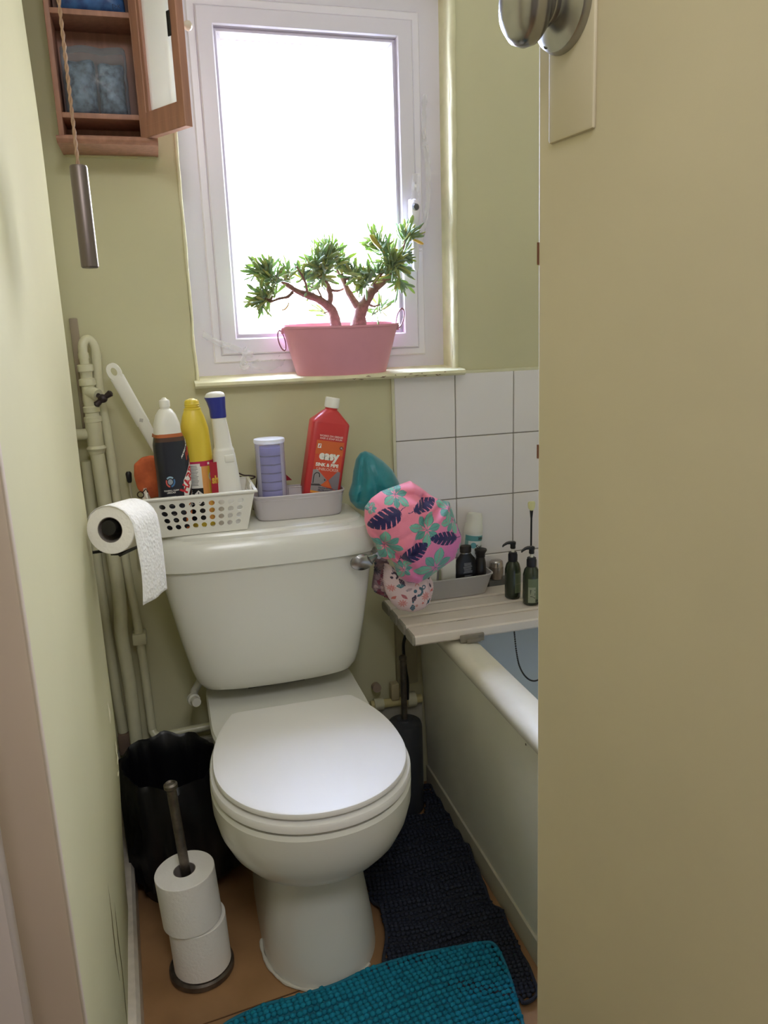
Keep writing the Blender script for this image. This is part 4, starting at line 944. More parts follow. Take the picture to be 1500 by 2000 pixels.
# round red-and-blue emblem
def arc(r0, r1, a0, a1, n=18):
    m = MB(); vs = []
    for i in range(n+1):
        t = a0+(a1-a0)*i/n; vs += [(r0*math.cos(t), r0*math.sin(t), 0), (r1*math.cos(t), r1*math.sin(t), 0)]
    return m.add(vs, [(2*i, 2*i+2, 2*i+3, 2*i+1) for i in range(n)])
EU, EV = -0.42, 0.108
for a0, a1, cc, nm in ((-3.6, -1.7, S(206, 92, 84), 'emblem_red'), (-1.4, 0.5, S(70, 120, 176), 'emblem_blue'), (0.8, 2.4, S(150, 180, 200), 'emblem_pale')):
    dec(uv(arc(0.0078, 0.0112, a0, a1), EU, EV, 1/.036), hb_map(.001), solid(cc, nm), hb_, 'emblem')
dec(uv(arc(0.0, 0.0058, 0, 2*PI), EU, EV, 1/.036), hb_map(.001), solid(S(150, 160, 172), 'emblem_core'), hb_, 'emblem')
dec(uv(text_mb('POWERFUL CLEAN\nLIMESCALE', 0.0042, 0.0001), EU, 0.088, 1/.036), hb_map(.001), WH, hb_)
tx = MB()
for i in range(10): tx.join(patch(-0.011+0.001*(i % 3), 0.011-0.0015*(i % 4), 0.078-i*0.0062, 0.0788-i*0.0062, 8, 1))
dec(uv(tx, EU, 0, 1/.036), hb_map(.001), solid(S(150, 152, 158), 'print_grey'), hb_, 'small_print')

# --- yellow bottle
yb_ = thing('cleaner_bottle', 'yellow bottle without a cap, pink and orange label, middle of the holed basket', 'bottle', (0.057, 1.632, LZ+0.003), (0, math.radians(-0.5), 0))
ytab = [(0, .028, .022), (.004, .0300, .0245), (.10, .0315, .0250), (.17, .0305, .0245), (.205, .0285, .0245), (.232, .0215, .020), (.243, .0165, .0165)]
iy = interp(ytab)
obj('bottle_body', loft([ring(0, 0, z, iy(z, 1), iy(z, 2), 2.3, 56) for z in np.linspace(0, .243, 20)]), mat('yellow_plastic', S(222, 196, 62), 0.35), yb_, angle=60)
obj('bottle_neck', lathe([(.0172, .2425), (.0172, .246), (.0145, .247), (.0145, .249), (.0158, .2505), (.0145, .252), (.0158, .2545), (.0145, .256), (.0145, .260), (.0125, .262), (.0115, .2635), (.0105, .260)], 32), MATS['yellow_plastic'], yb_, angle=50)
obj('spout', lathe([(.0125, .260), (.010, .263), (.0045, .266), (.0035, .2655), (0, .2655)], 20), mat('pale_yellow', S(232, 218, 150), 0.4), yb_)
def ym(off):
    def f(u, v):
        a, b = iy(v, 1)+off, iy(v, 2)+off
        return (a*math.sin(u), -b*abs(math.cos(u))**(2/2.3)*(1 if abs(u) < PI/2 else -1), v)
    return f
lab = dec(patch(-1.5, 1.9, 0.01, 0.128, 40, 4), ym(.0006), solid(S(232, 166, 92), 'print_apricot'), yb_, 'label')
dec(patch(-1.5, 1.9, 0.128, 0.1385, 40, 1), ym(.0007), solid(S(190, 36, 84), 'print_crimson'), yb_, 'label_band')
dec(patch(-0.95, 0.10, 0.083, 0.134, 20, 1), ym(.0010), WH, yb_, 'text_panel')
dec(patch(-0.95, 0.17, 0.01, 0.083, 20, 1), ym(.0010), BLK, yb_, 'hazard_panel')
dec(patch(0.10, 0.17, 0.05, 0.128, 3, 1), ym(.0010), WH, yb_, 'text_panel')
tx = MB(); r_ = random.Random(9)
for i in range(14): tx.join(patch(-0.86, -0.05-0.12*r_.random(), 0.1290-i*0.0031, 0.1300-i*0.0031, 14, 1))
dec(tx, ym(.0013), solid(S(110, 108, 104), 'print_small'), yb_, 'small_print')
tx = MB()
for i in range(8): tx.join(patch(-0.86, -0.52+0.03*(i % 3), 0.0785-i*0.0042, 0.0795-i*0.0042, 6, 1))
dec(tx, ym(.0013), MATS['print_grey'], yb_, 'small_print')
for v_ in (0.071, 0.056):
    dm = MB().add([(0.0, 0.0078, 0), (0.0078, 0, 0), (0, -0.0078, 0), (-0.0078, 0, 0), (0, 0, 0)], [(0, 4, 1), (1, 4, 2), (2, 4, 3), (3, 4, 0)])
    dec(uv(dm, -0.15, v_, 1/.030), ym(.0014), WH, yb_, 'hazard_diamond')
    dec(uv(text_mb('!', 0.010, 0.0004), -0.15, v_, 1/.030), ym(.0018), BLK, yb_, 'hazard_mark')
dec(patch(0.62, 0.78, 0.1305, 0.1355, 4, 1), ym(.001), WH, yb_, 'label_tab')
dec(uv(arc(0, 0.012, 0, 2*PI), 1.02, 0.105, 1/.03), ym(.001), solid(S(214, 204, 214), 'print_lilac'), yb_, 'label_motif')
dec(uv(arc(0, 0.010, 0, 2*PI), 1.02, 0.060, 1/.03), ym(.001), MATS['print_lilac'], yb_, 'label_motif')

# --- white spray-type bottle with blue top
wb_ = thing('cleaner_bottle', 'tall white bottle with a blue collar, rightmost in the holed basket', 'bottle', (0.117, 1.615, LZ+0.003), (0, math.radians(-0.8), 0))
wtab = [(0, .026, .020), (.005, .029, .023), (.05, .0285, .023), (.10, .0265, .022), (.150, .0225, .0205), (.1535, .0215, .0195)]
obj('bottle_body', loft([ring(-0.002-0.02*z, 0, z, a, b, 2.6, 48) for z, a, b in wtab]+[ring(-0.005, 0, .158, .0215, .0195, 2.5, 48), ring(-0.005, 0, .1605, .0205, .0185, 2.5, 48), ring(-0.005, 0, .165, .0185, .017, 2.4, 48), ring(-0.007, 0, .20, .0165, .0155, 2.3, 48), ring(-0.009, 0, .226, .0150, .0145, 2.2, 48)]), WHITEP, wb_, angle=35)
obj('collar_tab', box(-0.006, 0.014, -0.0222, -0.019, 0.134, 0.150, 0.002), WHITEP, wb_)
obj('blue_collar', loft([ring(x, 0, z, a, b, 2.5, 48) for z, a, b, x in ((.2255, .0160, .0155, -.009), (.228, .0165, .016, -.009), (.245, .0168, .0165, -.0095), (.258, .0190, .0175, -.011), (.266, .0208, .019, -.0125), (.268, .0206, .019, -.0125))]), mat('royal_blue_plastic', S(44, 52, 140), 0.3), wb_, angle=60)
obj('bottle_cap', loft([ring(x, 0, z, a, b, 2.3, 48) for z, a, b, x in ((.267, .0200, .0186, -.0125), (.271, .0198, .0186, -.0118), (.2755, .0170, .0162, -.011), (.278, .0105, .010, -.010), (.2788, .003, .003, -.0095))]), WHITEP, wb_, angle=60)
# label sheet carrying the letters, standing just off the bottle side
obj('label_flap', box(-0.0375, -0.0225, -0.0175, -0.0169, 0.06, 0.137).tf(Matrix.Translation((0, 0, 0))), solid(S(168, 30, 48), 'print_dark_red'), wb_, smooth=False)
tm = text_mb('sh', 0.022, 0.0010).tf(Matrix.Translation((-0.0285, -0.0181, 0.100)) @ Matrix.Rotation(PI/2, 4, 'X') @ Matrix.Scale(0.72, 4, (1, 0, 0)))
obj('lettering', tm, solid(S(214, 168, 60), 'print_gold'), wb_, smooth=False)

# --- white handled brush and sponge behind
bh = thing('cleaning_brush', 'long white brush handle with a hanging hole, leaning left out of the basket', 'brush', tuple(BRUSH_HANDLE[0]))
d0, d1 = Vector(BRUSH_HANDLE[0]), Vector(BRUSH_HANDLE[3]); dd = (d1-d0); Lh = dd.length; dd.normalize()
sidev = Vector((0, -1, 0)).cross(dd).normalized()
Lh = 0.235
outl_ = []
prof_ = [(-0.004, 0.0), (-0.002, .0075), (0.004, .0115), (0.012, .0132), (0.03, .0128), (0.06, .0118), (0.10, .0120), (0.135, .0122), (0.1352, .0112), (0.16, .0108), (Lh, .010)]
hole = [(0.0150+0.0085*math.cos(t), 0.0058*math.sin(t)) for t in [2*PI*i/24 for i in range(24)]]
# rounded paddle head with an oval hole
def pt(l, w_, y): 
    p = d0+dd*l+sidev*w_; return (p.x, p.y+y, p.z)
n = 24; out_ = []
for i in range(n):
    t = 2*PI*i/n; c, s_ = math.cos(t), math.sin(t)
    l = 0.016+0.019*c; w_ = 0.0145*math.copysign(abs(s_)**0.8, s_)
    out_.append((l, w_))
hm_ = MB(); vs = []
for y in (-0.004, 0.004):
    vs += [pt(l, w_, y*0.6) for l, w_ in out_]+[pt(0.016+(l-0.016)*0.95, w_*0.93, y) for l, w_ in out_]+[pt(l, w_, y) for l, w_ in hole]
fs = []
for s_ in range(2):
    o_ = s_*3*n
    for j in range(2):
        for i in range(n): fs.append((o_+j*n+i, o_+j*n+(i+1) % n, o_+(j+1)*n+(i+1) % n, o_+(j+1)*n+i))
for i in range(n):
    k = (i+1) % n; fs.append((i, k, 3*n+k, 3*n+i)); fs.append((2*n+i, 2*n+k, 5*n+k, 5*n+i))
hm_.add(vs, fs)
body = loft([[pt(l, w_*math.cos(t), 0.0048*math.sin(t)) for t in [2*PI*i/20 for i in range(20)]] for l, w_ in ((0.0255, .0120), (0.027, .0142), (0.06, .0140), (0.10, .0138), (0.134, .0138), (0.1345, .0126), (0.16, .0122), (Lh-0.02, .012))])
part('brush_handle', hm_.join(body), WHITEP, bh, angle=50)
gm = MB(); M0 = Matrix.Translation(Vector(pt(0.125, 0, -0.0052)))
gm.join(box(-0.0036, 0.0036, -0.0006, 0.0006, -0.0036, 0.0036)); gm.tf(M0 @ Matrix.Rotation(math.radians(12), 4, 'Y'))
part('moulded_mark', gm, mat('moulded_grey', S(186, 182, 176), 0.5), bh, smooth=False)
sp_o = [(x, z) for x, _, z in SPONGE]
m, _ = blob(sp_o+[], 1.672, 0.012, 0.010, 10, 64, 0.0006, 3, 0.25)
tag(obj('sponge', m, mat('orange_sponge', S(206, 104, 60), 0.8, var=0.25, vscale=40, c2=S(178, 84, 48), bump=0.6, bscale=150), angle=60), 'rounded orange sponge at the left end of the basket behind the black bottle', 'sponge')
rd = thing('slim_brush', 'thin grey rod with a black tip between the pipes and the basket', 'rod', (-0.087, 1.715, 0.80))
part('rod', tube([(-0.0855, 1.715, 0.70), (-0.0872, 1.715, 0.885)], 0.0026, 10), mat('pale_rod', S(176, 170, 148), 0.5), rd)
part('rod_tip', tube([(-0.0871, 1.715, 0.884), (-0.0872, 1.715, 0.888), (-0.0873, 1.715, 0.904), (-0.0873, 1.715, 0.908)], [0.004, 0.0055, 0.0065, 0.004], 14), BLACK, rd)

# --- pale tub with the blue discs and red bottle
def tubring(z, a, b, cx=0.264, cy=1.655): return ring(cx, cy, z, a, b, 5.5, 72)
tbm = thing('plastic_tub', 'pale grey oblong plastic tub on the cistern, right of the holed basket', 'tub', (0.264, 1.655, LZ))
part('tub_body', loft([tubring(LZ, .084, .040), tubring(LZ+.0005, .090, .046), tubring(LZ+.005, .0935, .0495), tubring(LZ+.050, .0985, .0530), tubring(LZ+.0525, .1015, .0555), tubring(LZ+.0545, .102, .056), tubring(LZ+.056, .101, .055), tubring(LZ+.0555, .0985, .0525), tubring(LZ+.046, .0965, .051), tubring(LZ+.005, .0910, .047), tubring(LZ+.003, .085, .041)]), GREYP, tbm, angle=45)
part('rim_groove', loft([tubring(LZ+.0455, .0978, .0523), tubring(LZ+.0455, .0992, .0538), tubring(LZ+.047, .0994, .054), tubring(LZ+.047, .098, .0525)], False, False), GREYP, tbm)
dx, dy = 0.2085, 1.640
jar = thing('clear_container', 'clear plastic cylinder with a white lid, full of violet discs, in the pale tub', 'container', (dx, dy, LZ+0.006))
part('container_wall', lathe([(.0315, LZ+.006), (.0315, .962), (.0300, .962), (.0300, LZ+.008)], 44, dx, dy, True, True), clear('frosted_clear', (0.93, 0.92, 0.97), 0.10, 0.25), jar)
part('container_lid', lathe([(.0322, .9595), (.0332, .961), (.0332, .9665), (.0322, .968), (.0, .968)], 44, dx, dy), clear('cloudy_lid', (0.95, 0.95, 0.95), 0.55, 0.3), jar)
VIO = mat('violet_disc', S(132, 132, 196), 0.55, var=0.1, vscale=60)
names_ = ['bottom', 'second', 'third', 'fourth', 'fifth', 'sixth', 'seventh', 'top']
dk0 = None
for k in range(8):
    z = LZ+0.0095+k*0.0186
    if dk0 is None:
        m = lathe([(0.0, 0), (.0262, 0), (.0280, .0018), (.0280, .0150), (.0262, .0172), (0.0, .0172)], 40)
        dk0 = obj('violet_disc', m, VIO, angle=40); o = dk0
    else:
        o = dk0.copy(); col.objects.link(o)
    o.location = (dx+0.0008*math.sin(k*2.1), dy+0.0008*math.cos(k*1.7), z)
    tag(o, ('violet disc, %s of the eight stacked in the clear container' % ('at the '+names_[k] if k in (0, 7) else names_[k]+' from the bottom')), 'disc', 'violet discs stacked in the clear container')
red = thing('drain_cleaner_bottle', 'red flat-sided bottle with a white screw cap leaning to the right in the pale tub', 'bottle', (0.3065, 1.650, LZ+0.0065), (0, math.radians(11.0), math.radians(0)))
ra_, rb_ = 0.0415, 0.026
rr_b = [ring(0, 0, z, a, b, e, 48) for z, a, b, e in ((0, ra_-.004, rb_-.004, 8), (.002, ra_-.001, rb_-.001, 8), (.005, ra_, rb_, 8), (.1955, ra_, rb_, 8), (.1985, ra_-.0012, rb_-.001, 7), (.218, .021, .018, 3.0), (.223, .0155, .0155, 2.2), (.2245, .0135, .0135, 2), (.230, .0135, .0135, 2))]
obj('bottle_body', loft(rr_b), mat('red_hdpe', S(192, 52, 54), 0.35), red, angle=28)
cap_ = [(.0150, .2285), (.0158, .2295), (.0158, .2490), (.0150, .2505), (0, .2505)]
obj('screw_cap', lathe(cap_, 40), WH, red, angle=30)
def rmap(off): return lambda u, v: (u, -rb_-off, v)
lb_ = dec(patch(-.0275, .0335, 0.035, 0.158, 2, 2), rmap(.0005), solid(S(206, 76, 50), 'print_orange_red'), red, 'label')
dec(MB().add([(-.0275, .158, 0), (.0335, .158, 0), (.0335, .128, 0), (-.0275, .128, 0)], [(0, 1, 2, 3)]), rmap(.0006), solid(S(206, 100, 48), 'print_orange'), red, 'label_top')
dec(uv(text_mb('WORKS ON GREASE\nHAIR & SOAP SCUM', 0.0056, 0.00022), 0.003, 0.1655, 1.0), rmap(.0010), solid(S(228, 180, 178), 'print_pale_pink'), red)
dec(uv(text_mb('easy', 0.026, 0.0013, space=0.95), 0.0035, 0.1255, 1.0), rmap(.0012), WH, red)
dec(uv(text_mb('SINK & PIPE', 0.0100, 0.00042), 0.002, 0.1050, 1.0), rmap(.0012), WH, red)
dec(uv(text_mb('UNBLOCKER', 0.0085, 0.00005), 0.0045, 0.0955, 1.0), rmap(.0012), solid(S(236, 200, 190), 'print_blush'), red)
GRY = solid(S(150, 142, 144), 'print_picture_grey')
dec(MB().add([(-.0275, .093, 0), (-.018, .0945, 0), (.006, .0725, 0), (-.006, .060, 0), (-.0275, .060, 0)], [(0, 1, 2, 3, 4)]), rmap(.0009), GRY, red, 'label_picture')
dec(MB().add([(.0335, .092, 0), (.0275, .0935, 0), (.010, .0725, 0), (.0200, .055, 0), (.0335, .050, 0)], [(0, 4, 3, 2, 1)]), rmap(.0009), solid(S(132, 124, 134), 'print_picture_mauve'), red, 'label_picture')
dec(MB().add([(.008, .0715, 0), (-.008, .060, 0), (.0185, .056, 0)], [(0, 1, 2)]), rmap(.0011), solid(S(222, 106, 52), 'print_bright_orange'), red, 'label_picture')
dec(MB().add([(-.0275, .060, 0), (-.004, .0585, 0), (.0335, .050, 0), (.0335, .038, 0), (-.0275, .047, 0)], [(0, 1, 2, 3, 4)]), rmap(.0008), GRY, red, 'label_picture')
dec(MB().add([(-.0275, .0475, 0), (.0335, .041, 0), (.0335, .036, 0), (-.0275, .0425, 0)], [(0, 1, 2, 3)]), rmap(.0011), solid(S(232, 152, 60), 'print_amber'), red, 'label_picture')
tap = MB(); pth = smooth_path([(-.024, .063, 0), (-.024, .075, 0), (-.023, .083, 0), (-.018, .087, 0), (-.0125, .085, 0), (-.0110, .0775, 0)], 4)
for i in range(len(pth)-1):
    (x0, y0, _), (x1, y1, _) = pth[i], pth[i+1]; L_ = math.hypot(x1-x0, y1-y0) or 1; nx, ny = -(y1-y0)/L_*.0009, (x1-x0)/L_*.0009
    tap.add([(x0+nx, y0+ny, 0), (x1+nx, y1+ny, 0), (x1-nx, y1-ny, 0), (x0-nx, y0-ny, 0)], [(0, 1, 2, 3)])
dec(tap, rmap(.0013), BLK, red, 'label_picture')
dec(MB().add([(-.0275, .0615, 0), (-.010, .063, 0), (-.004, .059, 0), (-.0275, .0575, 0)], [(0, 1, 2, 3)]).join(MB().add([(-.001, .0755, 0), (.004, .0725, 0), (.0005, .0695, 0)], [(0, 1, 2)])), rmap(.0012), solid(S(70, 64, 66), 'print_dark_grey'), red, 'label_picture')
dec(uv(text_mb('Dissolves blockages', 0.0042, 0.0001).join(text_mb('kills 99% of bacteria', 0.0042, 0.0001).mv(0, -0.0052, 0)), 0.006, 0.0545, 1.0), rmap(.0013), solid(S(56, 60, 92), 'print_ink_blue'), red)
dec(patch(-.024, -.0165, .141, .1505, 1, 1), rmap(.0011), WH, red, 'corner_logo')
dec(MB().add([(-.0228, .1425, 0), (-.0205, .1425, 0), (-.0175, .1490, 0), (-.0200, .1490, 0)], [(0, 1, 2, 3)]), rmap(.0014), MATS['print_orange_red'], red, 'corner_logo')
dec(uv(arc(0.0, 0.0042, 0, 2*PI), 0.0285, 0.1455, 1), rmap(.0011), solid(S(110, 50, 44), 'print_maroon'), red, 'corner_badge')
dec(uv(text_mb('1L', 0.0050, 0.0001), 0.0285, 0.1455, 1), rmap(.0014), WH, red)
tag(obj('blister_card', box(0.244, 0.272, 1.642, 1.6435, LZ+0.01, 0.858, 0.0006).join(frame(0.2435, 0.2725, LZ+0.01, 0.8585, 0.0015, 1.640, 1.6445, 0.0005)), mat('clear_blister', S(196, 188, 192), 0.2)), 'small clear card in the pale tub between the discs and the red bottle', 'card')
tag(obj('red_wedge', loft([[(0.245, 1.700, .862), (0.262, 1.700, .862), (0.245, 1.700, .880)], [(0.245, 1.715, .862), (0.262, 1.715, .862), (0.245, 1.715, .880)]]).join(box(0.236, 0.246, 1.700, 1.715, LZ, .880)), solid(S(150, 26, 50), 'wedge_red'), smooth=False), 'dark red pointed corner showing behind the clear container of discs', 'packet')
tag(obj('wire_loop', tube(smooth_path([(0.125, 1.70, 0.886), (0.140, 1.700, 0.889), (0.155, 1.70, 0.882), (0.170, 1.70, 0.880), (0.18, 1.70, 0.876), (0.165, 1.702, 0.872), (0.145, 1.702, 0.880), (0.126, 1.702, 0.882)], 4), 0.0017, 8).join(tube([(0.185, 1.70, 0.88), (0.178, 1.702, 0.84), (0.172, 1.704, 0.80)], 0.0016, 8)), mat('dark_brown_wire', S(58, 36, 34), 0.5)), 'dark brown wire loop lying behind the right end of the basket', 'wire')

# ================================================================== shower caps
def rect_d(px, pz, cx, cz, hx, hz):
    return (np.abs(px-cx) < hx) & (np.abs(pz-cz) < hz)
FAB_TEAL = mat('teal_satin', S(28, 132, 146), 0.35, var=0.12, vscale=18, sheen=0.3)
def tealfold(x, z): return 0.010*math.exp(-((x-0.398-0.12*(z-0.86))/0.006)**2)*(1 if z > 0.82 else 0.4)+0.006*math.exp(-((x-0.43+0.2*(z-0.84))/0.008)**2)
m, _ = blob(TEAL, 1.625, 0.052, 0.045, 40, 240, 0.0055, 31, 0.55, tealfold)
tag(obj('shower_cap', m, FAB_TEAL, angle=80), 'plain teal shower cap on the right end of the cistern behind the pink one', 'shower cap')

def paint_pink(uv):
    uv = np.array(uv); x, z = uv[:, 0], uv[:, 1]; n = len(x)
    c = np.zeros((n, 4), np.float32); c[:, 3] = 1
    a, b = np.array(S(244, 140, 168)), np.array(S(218, 118, 188))
    t = np.clip((x-0.44+(0.75-z)*0.8)/0.14, 0, 1)[:, None]
    c[:, :3] = a*(1-t)+b*t
    g1, g2, vein = np.array(S(118, 190, 170)), np.array(S(98, 166, 158)), np.array(S(90, 130, 140))
    for (cx, cz, r, rot) in PINK_GREEN:
        dx, dz = x-cx, z-cz; rr = np.hypot(dx, dz); th = np.arctan2(dz, dx)-rot
        for k in range(7):
            a0 = 2*PI*k/7; L = r*(1.0 if k % 2 else 0.82)
            u = rr*np.cos(th-a0); v = rr*np.sin(th-a0)
            q = (u-0.12*L)/(L*0.88)
            w = L*0.25*np.clip(np.sin(np.clip(q, 0, 1)**1.25*PI), 0, 1)**0.8
            ins = (q > 0) & (q < 1) & (np.abs(v) < w)
            c[ins, :3] = g1 if k % 2 else g2
            rim_ = ins & (np.abs(v) > w*0.88); c[rim_, :3] = vein
            mid = (u > 0) & (u < L*0.9) & (np.abs(v) < 0.00055); c[mid, :3] = np.array(S(196, 110, 140)) if k % 2 else vein
    nv = np.array(S(34, 30, 92))
    for (bx, bz, tx, tz, w) in PINK_NAVY:
        d = np.array((tx-bx, tz-bz)); L = np.hypot(*d); d /= L
        u = (x-bx)*d[0]+(z-bz)*d[1]; v = -(x-bx)*d[1]+(z-bz)*d[0]
        q = u/L; ww = 1.75*w*np.clip(np.sin(np.clip(q, 0, 1)**0.8*PI), 0, 1)**0.55
        ins = (q > 0) & (q < 1) & (np.abs(v) < ww*0.62)
        # slits running from the margin towards the midrib, slanted to the tip
        s_ = (q*6.0-np.abs(v)/w*0.8)
        slit = (np.abs(s_-np.round(s_)) < 0.12*np.clip(np.abs(v)/w*1.6-0.25, 0, 1)) & (np.abs(v) > ww*0.18)
        c[ins & ~slit, :3] = nv
        stem = (u > -0.013) & (u < 0.01) & (np.abs(v-0.0015*np.sin(u*200)) < 0.0007); c[stem, :3] = nv
    return c
def pinkfold(x, z):
    f = 0.022*math.exp(-(((x-0.430)+(z-0.735)*0.9)/0.010)**2)*math.exp(-((z-0.735)/0.05)**2)
    f += 0.013*math.exp(-(((z-0.80)-(x-0.50)*0.55)/0.008)**2)*(1 if x > 0.49 else 0.2)
    f += 0.011*math.exp(-(((z-0.855)+(x-0.46)*0.3)/0.010)**2)
    f += 0.010*math.exp(-(((x-0.475)-(z-0.76)*0.3)/0.007)**2)*(1 if z > 0.73 else 0)
    return f
PK = PINK
m, uvc = blob(PK, 1.502, 0.060, 0.009, 130, 460, 0.0050, 17, 0.5, pinkfold)
o = obj('shower_cap', m, mat('pink_print_cloth', S(230, 130, 170), 0.5, vcol='col', sheen=0.2), angle=80, vc=paint_pink(uvc))
tag(o, 'pink shower cap with navy and mint leaves at the right corner of the cistern', 'shower cap')

def paint_spots(uv, base, motifs, seed, ruff=None):
    uv = np.array(uv); x, z = uv[:, 0], uv[:, 1]; c = np.zeros((len(x), 4), np.float32); c[:, 3] = 1; c[:, :3] = base
    for (kind, cx, cz, r, rot, colr) in motifs:
        dx, dz = x-cx, z-cz; u = dx*math.cos(rot)+dz*math.sin(rot); v = -dx*math.sin(rot)+dz*math.cos(rot); rr = np.hypot(u, v); th = np.arctan2(v, u)
        if kind == 'shell': ins = (rr < r) & (np.abs(th) < 1.1) & ~((np.abs(np.sin(th*6)) < 0.16) & (rr > r*0.3))
        elif kind == 'star': ins = rr < r*(0.32+0.68*np.clip(np.cos(th*5), 0, 1)**4)
        elif kind == 'coral': ins = (rr < r*(0.75+0.25*np.sin(th*9))) & (np.sin(rr*2600+th*4) > -0.45)
        elif kind == 'leafy': ins = (np.abs(v) < r*0.42*np.clip(1-(u/r)**2, 0, 1)) & ~((np.abs(np.sin(u*1500)) < 0.2) & (np.abs(v) > r*0.08))
        elif kind == 'horse':
            ins = ((np.abs(rr-r*0.62) < r*0.20) & (th > -2.3) & (th < 1.2)) | (np.hypot(u+r*0.55, v-r*0.35) < r*0.30) | ((np.abs(np.hypot(u-r*1.05, v-r*0.35)-r*0.28) < r*0.09))
        else: ins = (rr < r)
        c[ins, :3] = colr
    return c
CB, CRd, CDk, CTe = S(72, 104, 124), S(206, 96, 88), S(66, 52, 78), S(60, 120, 132)
def sp(u, v): # position on the cap from its print, metres
    return (0.4339+(u-560)*0.000185, 0.6869-(v-1230)*0.000199)
mot = [('horse', *sp(610, 1330), 0.010, 1.2, CDk), ('leafy', *sp(690, 1400), 0.011, -0.9, CDk), ('leafy', *sp(800, 1375), 0.012, -0.4, S(40, 36, 84)), ('shell', *sp(670, 1470), 0.010, 1.6, CTe), ('coral', *sp(575, 1470), 0.009, 0, CRd),
       ('star', *sp(875, 1430), 0.0085, 0.3, CRd), ('leafy', *sp(960, 1400), 0.008, 0.5, CRd), ('horse', *sp(890, 1530), 0.0135, 0.25, CB), ('leafy', *sp(715, 1570), 0.009, -0.7, S(176, 90, 104)), ('shell', *sp(800, 1590), 0.011, -0.4, CDk), ('coral', *sp(985, 1600), 0.0115, 0, CRd),
       ('coral', *sp(700, 1655), 0.0105, 0, CRd), ('shell', *sp(790, 1730), 0.012, 0.2, CB), ('dot', *sp(870, 1700), 0.0035, 0, S(206, 150, 150)), ('dot', *sp(820, 1650), 0.002, 0, CTe), ('leafy', *sp(1035, 1690), 0.009, 0.9, CB), ('leafy', *sp(1060, 1500), 0.006, -1.2, CDk), ('star', *sp(950, 1680), 0.006, 0.8, CRd),
       ('leafy', *sp(1085, 1560), 0.006, 0.6, CRd), ('leafy', *sp(1070, 1420), 0.007, 0.1, CDk), ('shell', *sp(620, 1600), 0.007, 2.4, CRd), ('dot', *sp(745, 1500), 0.0018, 0, CTe), ('leafy', *sp(770, 1490), 0.008, 0.2, S(176, 150, 160))]
m, uvc = blob([(0.485+(x-0.485)*1.08, 0.64+(z-0.64)*1.10) for x, z in SHELL], 1.545, 0.036, 0.030, 90, 320, 0.0026, 5, 0.5, lambda x, z: 0.004*abs(math.sin(x*420+z*90))*(1 if x > 0.518 else 0), edge=0.018)
tag(obj('shower_cap', m, mat('shell_print_cloth', S(230, 200, 205), 0.55, vcol='col'), angle=80, vc=paint_spots(uvc, S(226, 202, 208), mot, 1)),
    'pale shower cap printed with red and blue seashells, resting on the bath board', 'shower cap')
rnd = random.Random(8); mot = []
for i in range(60):
    mot.append((rnd.choice(['coral', 'leafy', 'shell', 'dot']), 0.405+rnd.random()*0.07, 0.575+rnd.random()*0.14, rnd.uniform(.004, .010), rnd.uniform(0, 6), rnd.choice([S(140, 70, 88), S(40, 60, 82), S(196, 170, 170), S(120, 60, 80), S(50, 80, 96)])))
m, uvc = blob([(0.51+(x-0.51)*1.0, z) for x, z in DARKCAP], 1.578, 0.022, 0.022, 60, 200, 0.0050, 12, 0.5, lambda x, z: 0.006*abs(math.sin(z*330+x*120)), edge=0.05)
tag(obj('shower_cap', m, mat('dark_print_cloth', S(120, 90, 100), 0.6, vcol='col'), angle=80, vc=paint_spots(uvc, S(150, 126, 134), mot, 1)),
    'dark maroon patterned shower cap beside the cistern, behind the seashell one', 'shower cap')

# ================================================================== bath
bath = thing('bathtub', 'white bath with a plain grey side panel, along the right side behind the door', 'bathtub', (0.9, 0.9, 0.0))
BX0, BX1, BY0, BY1, BZ = 0.548, 1.262, 0.02, 1.738, 0.515
def rr4(x0, x1, y0, y1, z, r, n=10):
    out = []
    for cx, cy, a0 in ((x1-r, y1-r, 0), (x0+r, y1-r, PI/2), (x0+r, y0+r, PI), (x1-r, y0+r, 1.5*PI)):
        for i in range(n+1):
            t = a0+PI/2*i/n; out.append((cx+r*math.cos(t), cy+r*math.sin(t), z))
    return out
tub = loft([rr4(BX0+.006, BX1, BY0, BY1, BZ-.040, .012), rr4(BX0, BX1, BY0, BY1, BZ-.030, .016), rr4(BX0-.001, BX1, BY0, BY1, BZ-.012, .018), rr4(BX0+.008, BX1-.004, BY0+.005, BY1-.004, BZ-.002, .022),
    rr4(BX0+.020, BX1-.02, BY0+.015, BY1-.02, BZ, .03), rr4(BX0+.050, BX1-.05, BY0+.05, BY1-.055, BZ-.001, .07), rr4(BX0+.066, BX1-.066, BY0+.07, BY1-.075, BZ-.006, .09)], False, False)
part('bath_rim', tub, BATHRIM, bath, angle=50)
basin = loft([rr4(BX0+.066, BX1-.066, BY0+.07, BY1-.075, BZ-.006, .09), rr4(BX0+.074, BX1-.074, BY0+.08, BY1-.085, BZ-.020, .095), rr4(BX0+.085, BX1-.085, BY0+.11, BY1-.11, BZ-.15, .10), rr4(BX0+.105, BX1-.105, BY0+.18, BY1-.15, BZ-.30, .11), rr4(BX0+.14, BX1-.14, BY0+.25, BY1-.20, BZ-.355, .12), rr4(BX0+.20, BX1-.20, BY0+.33, BY1-.28, BZ-.37, .11)], False, True)
part('bath_basin', basin, mat('basin_enamel', S(200, 208, 214), 0.15, coat=0.3), bath, angle=60)
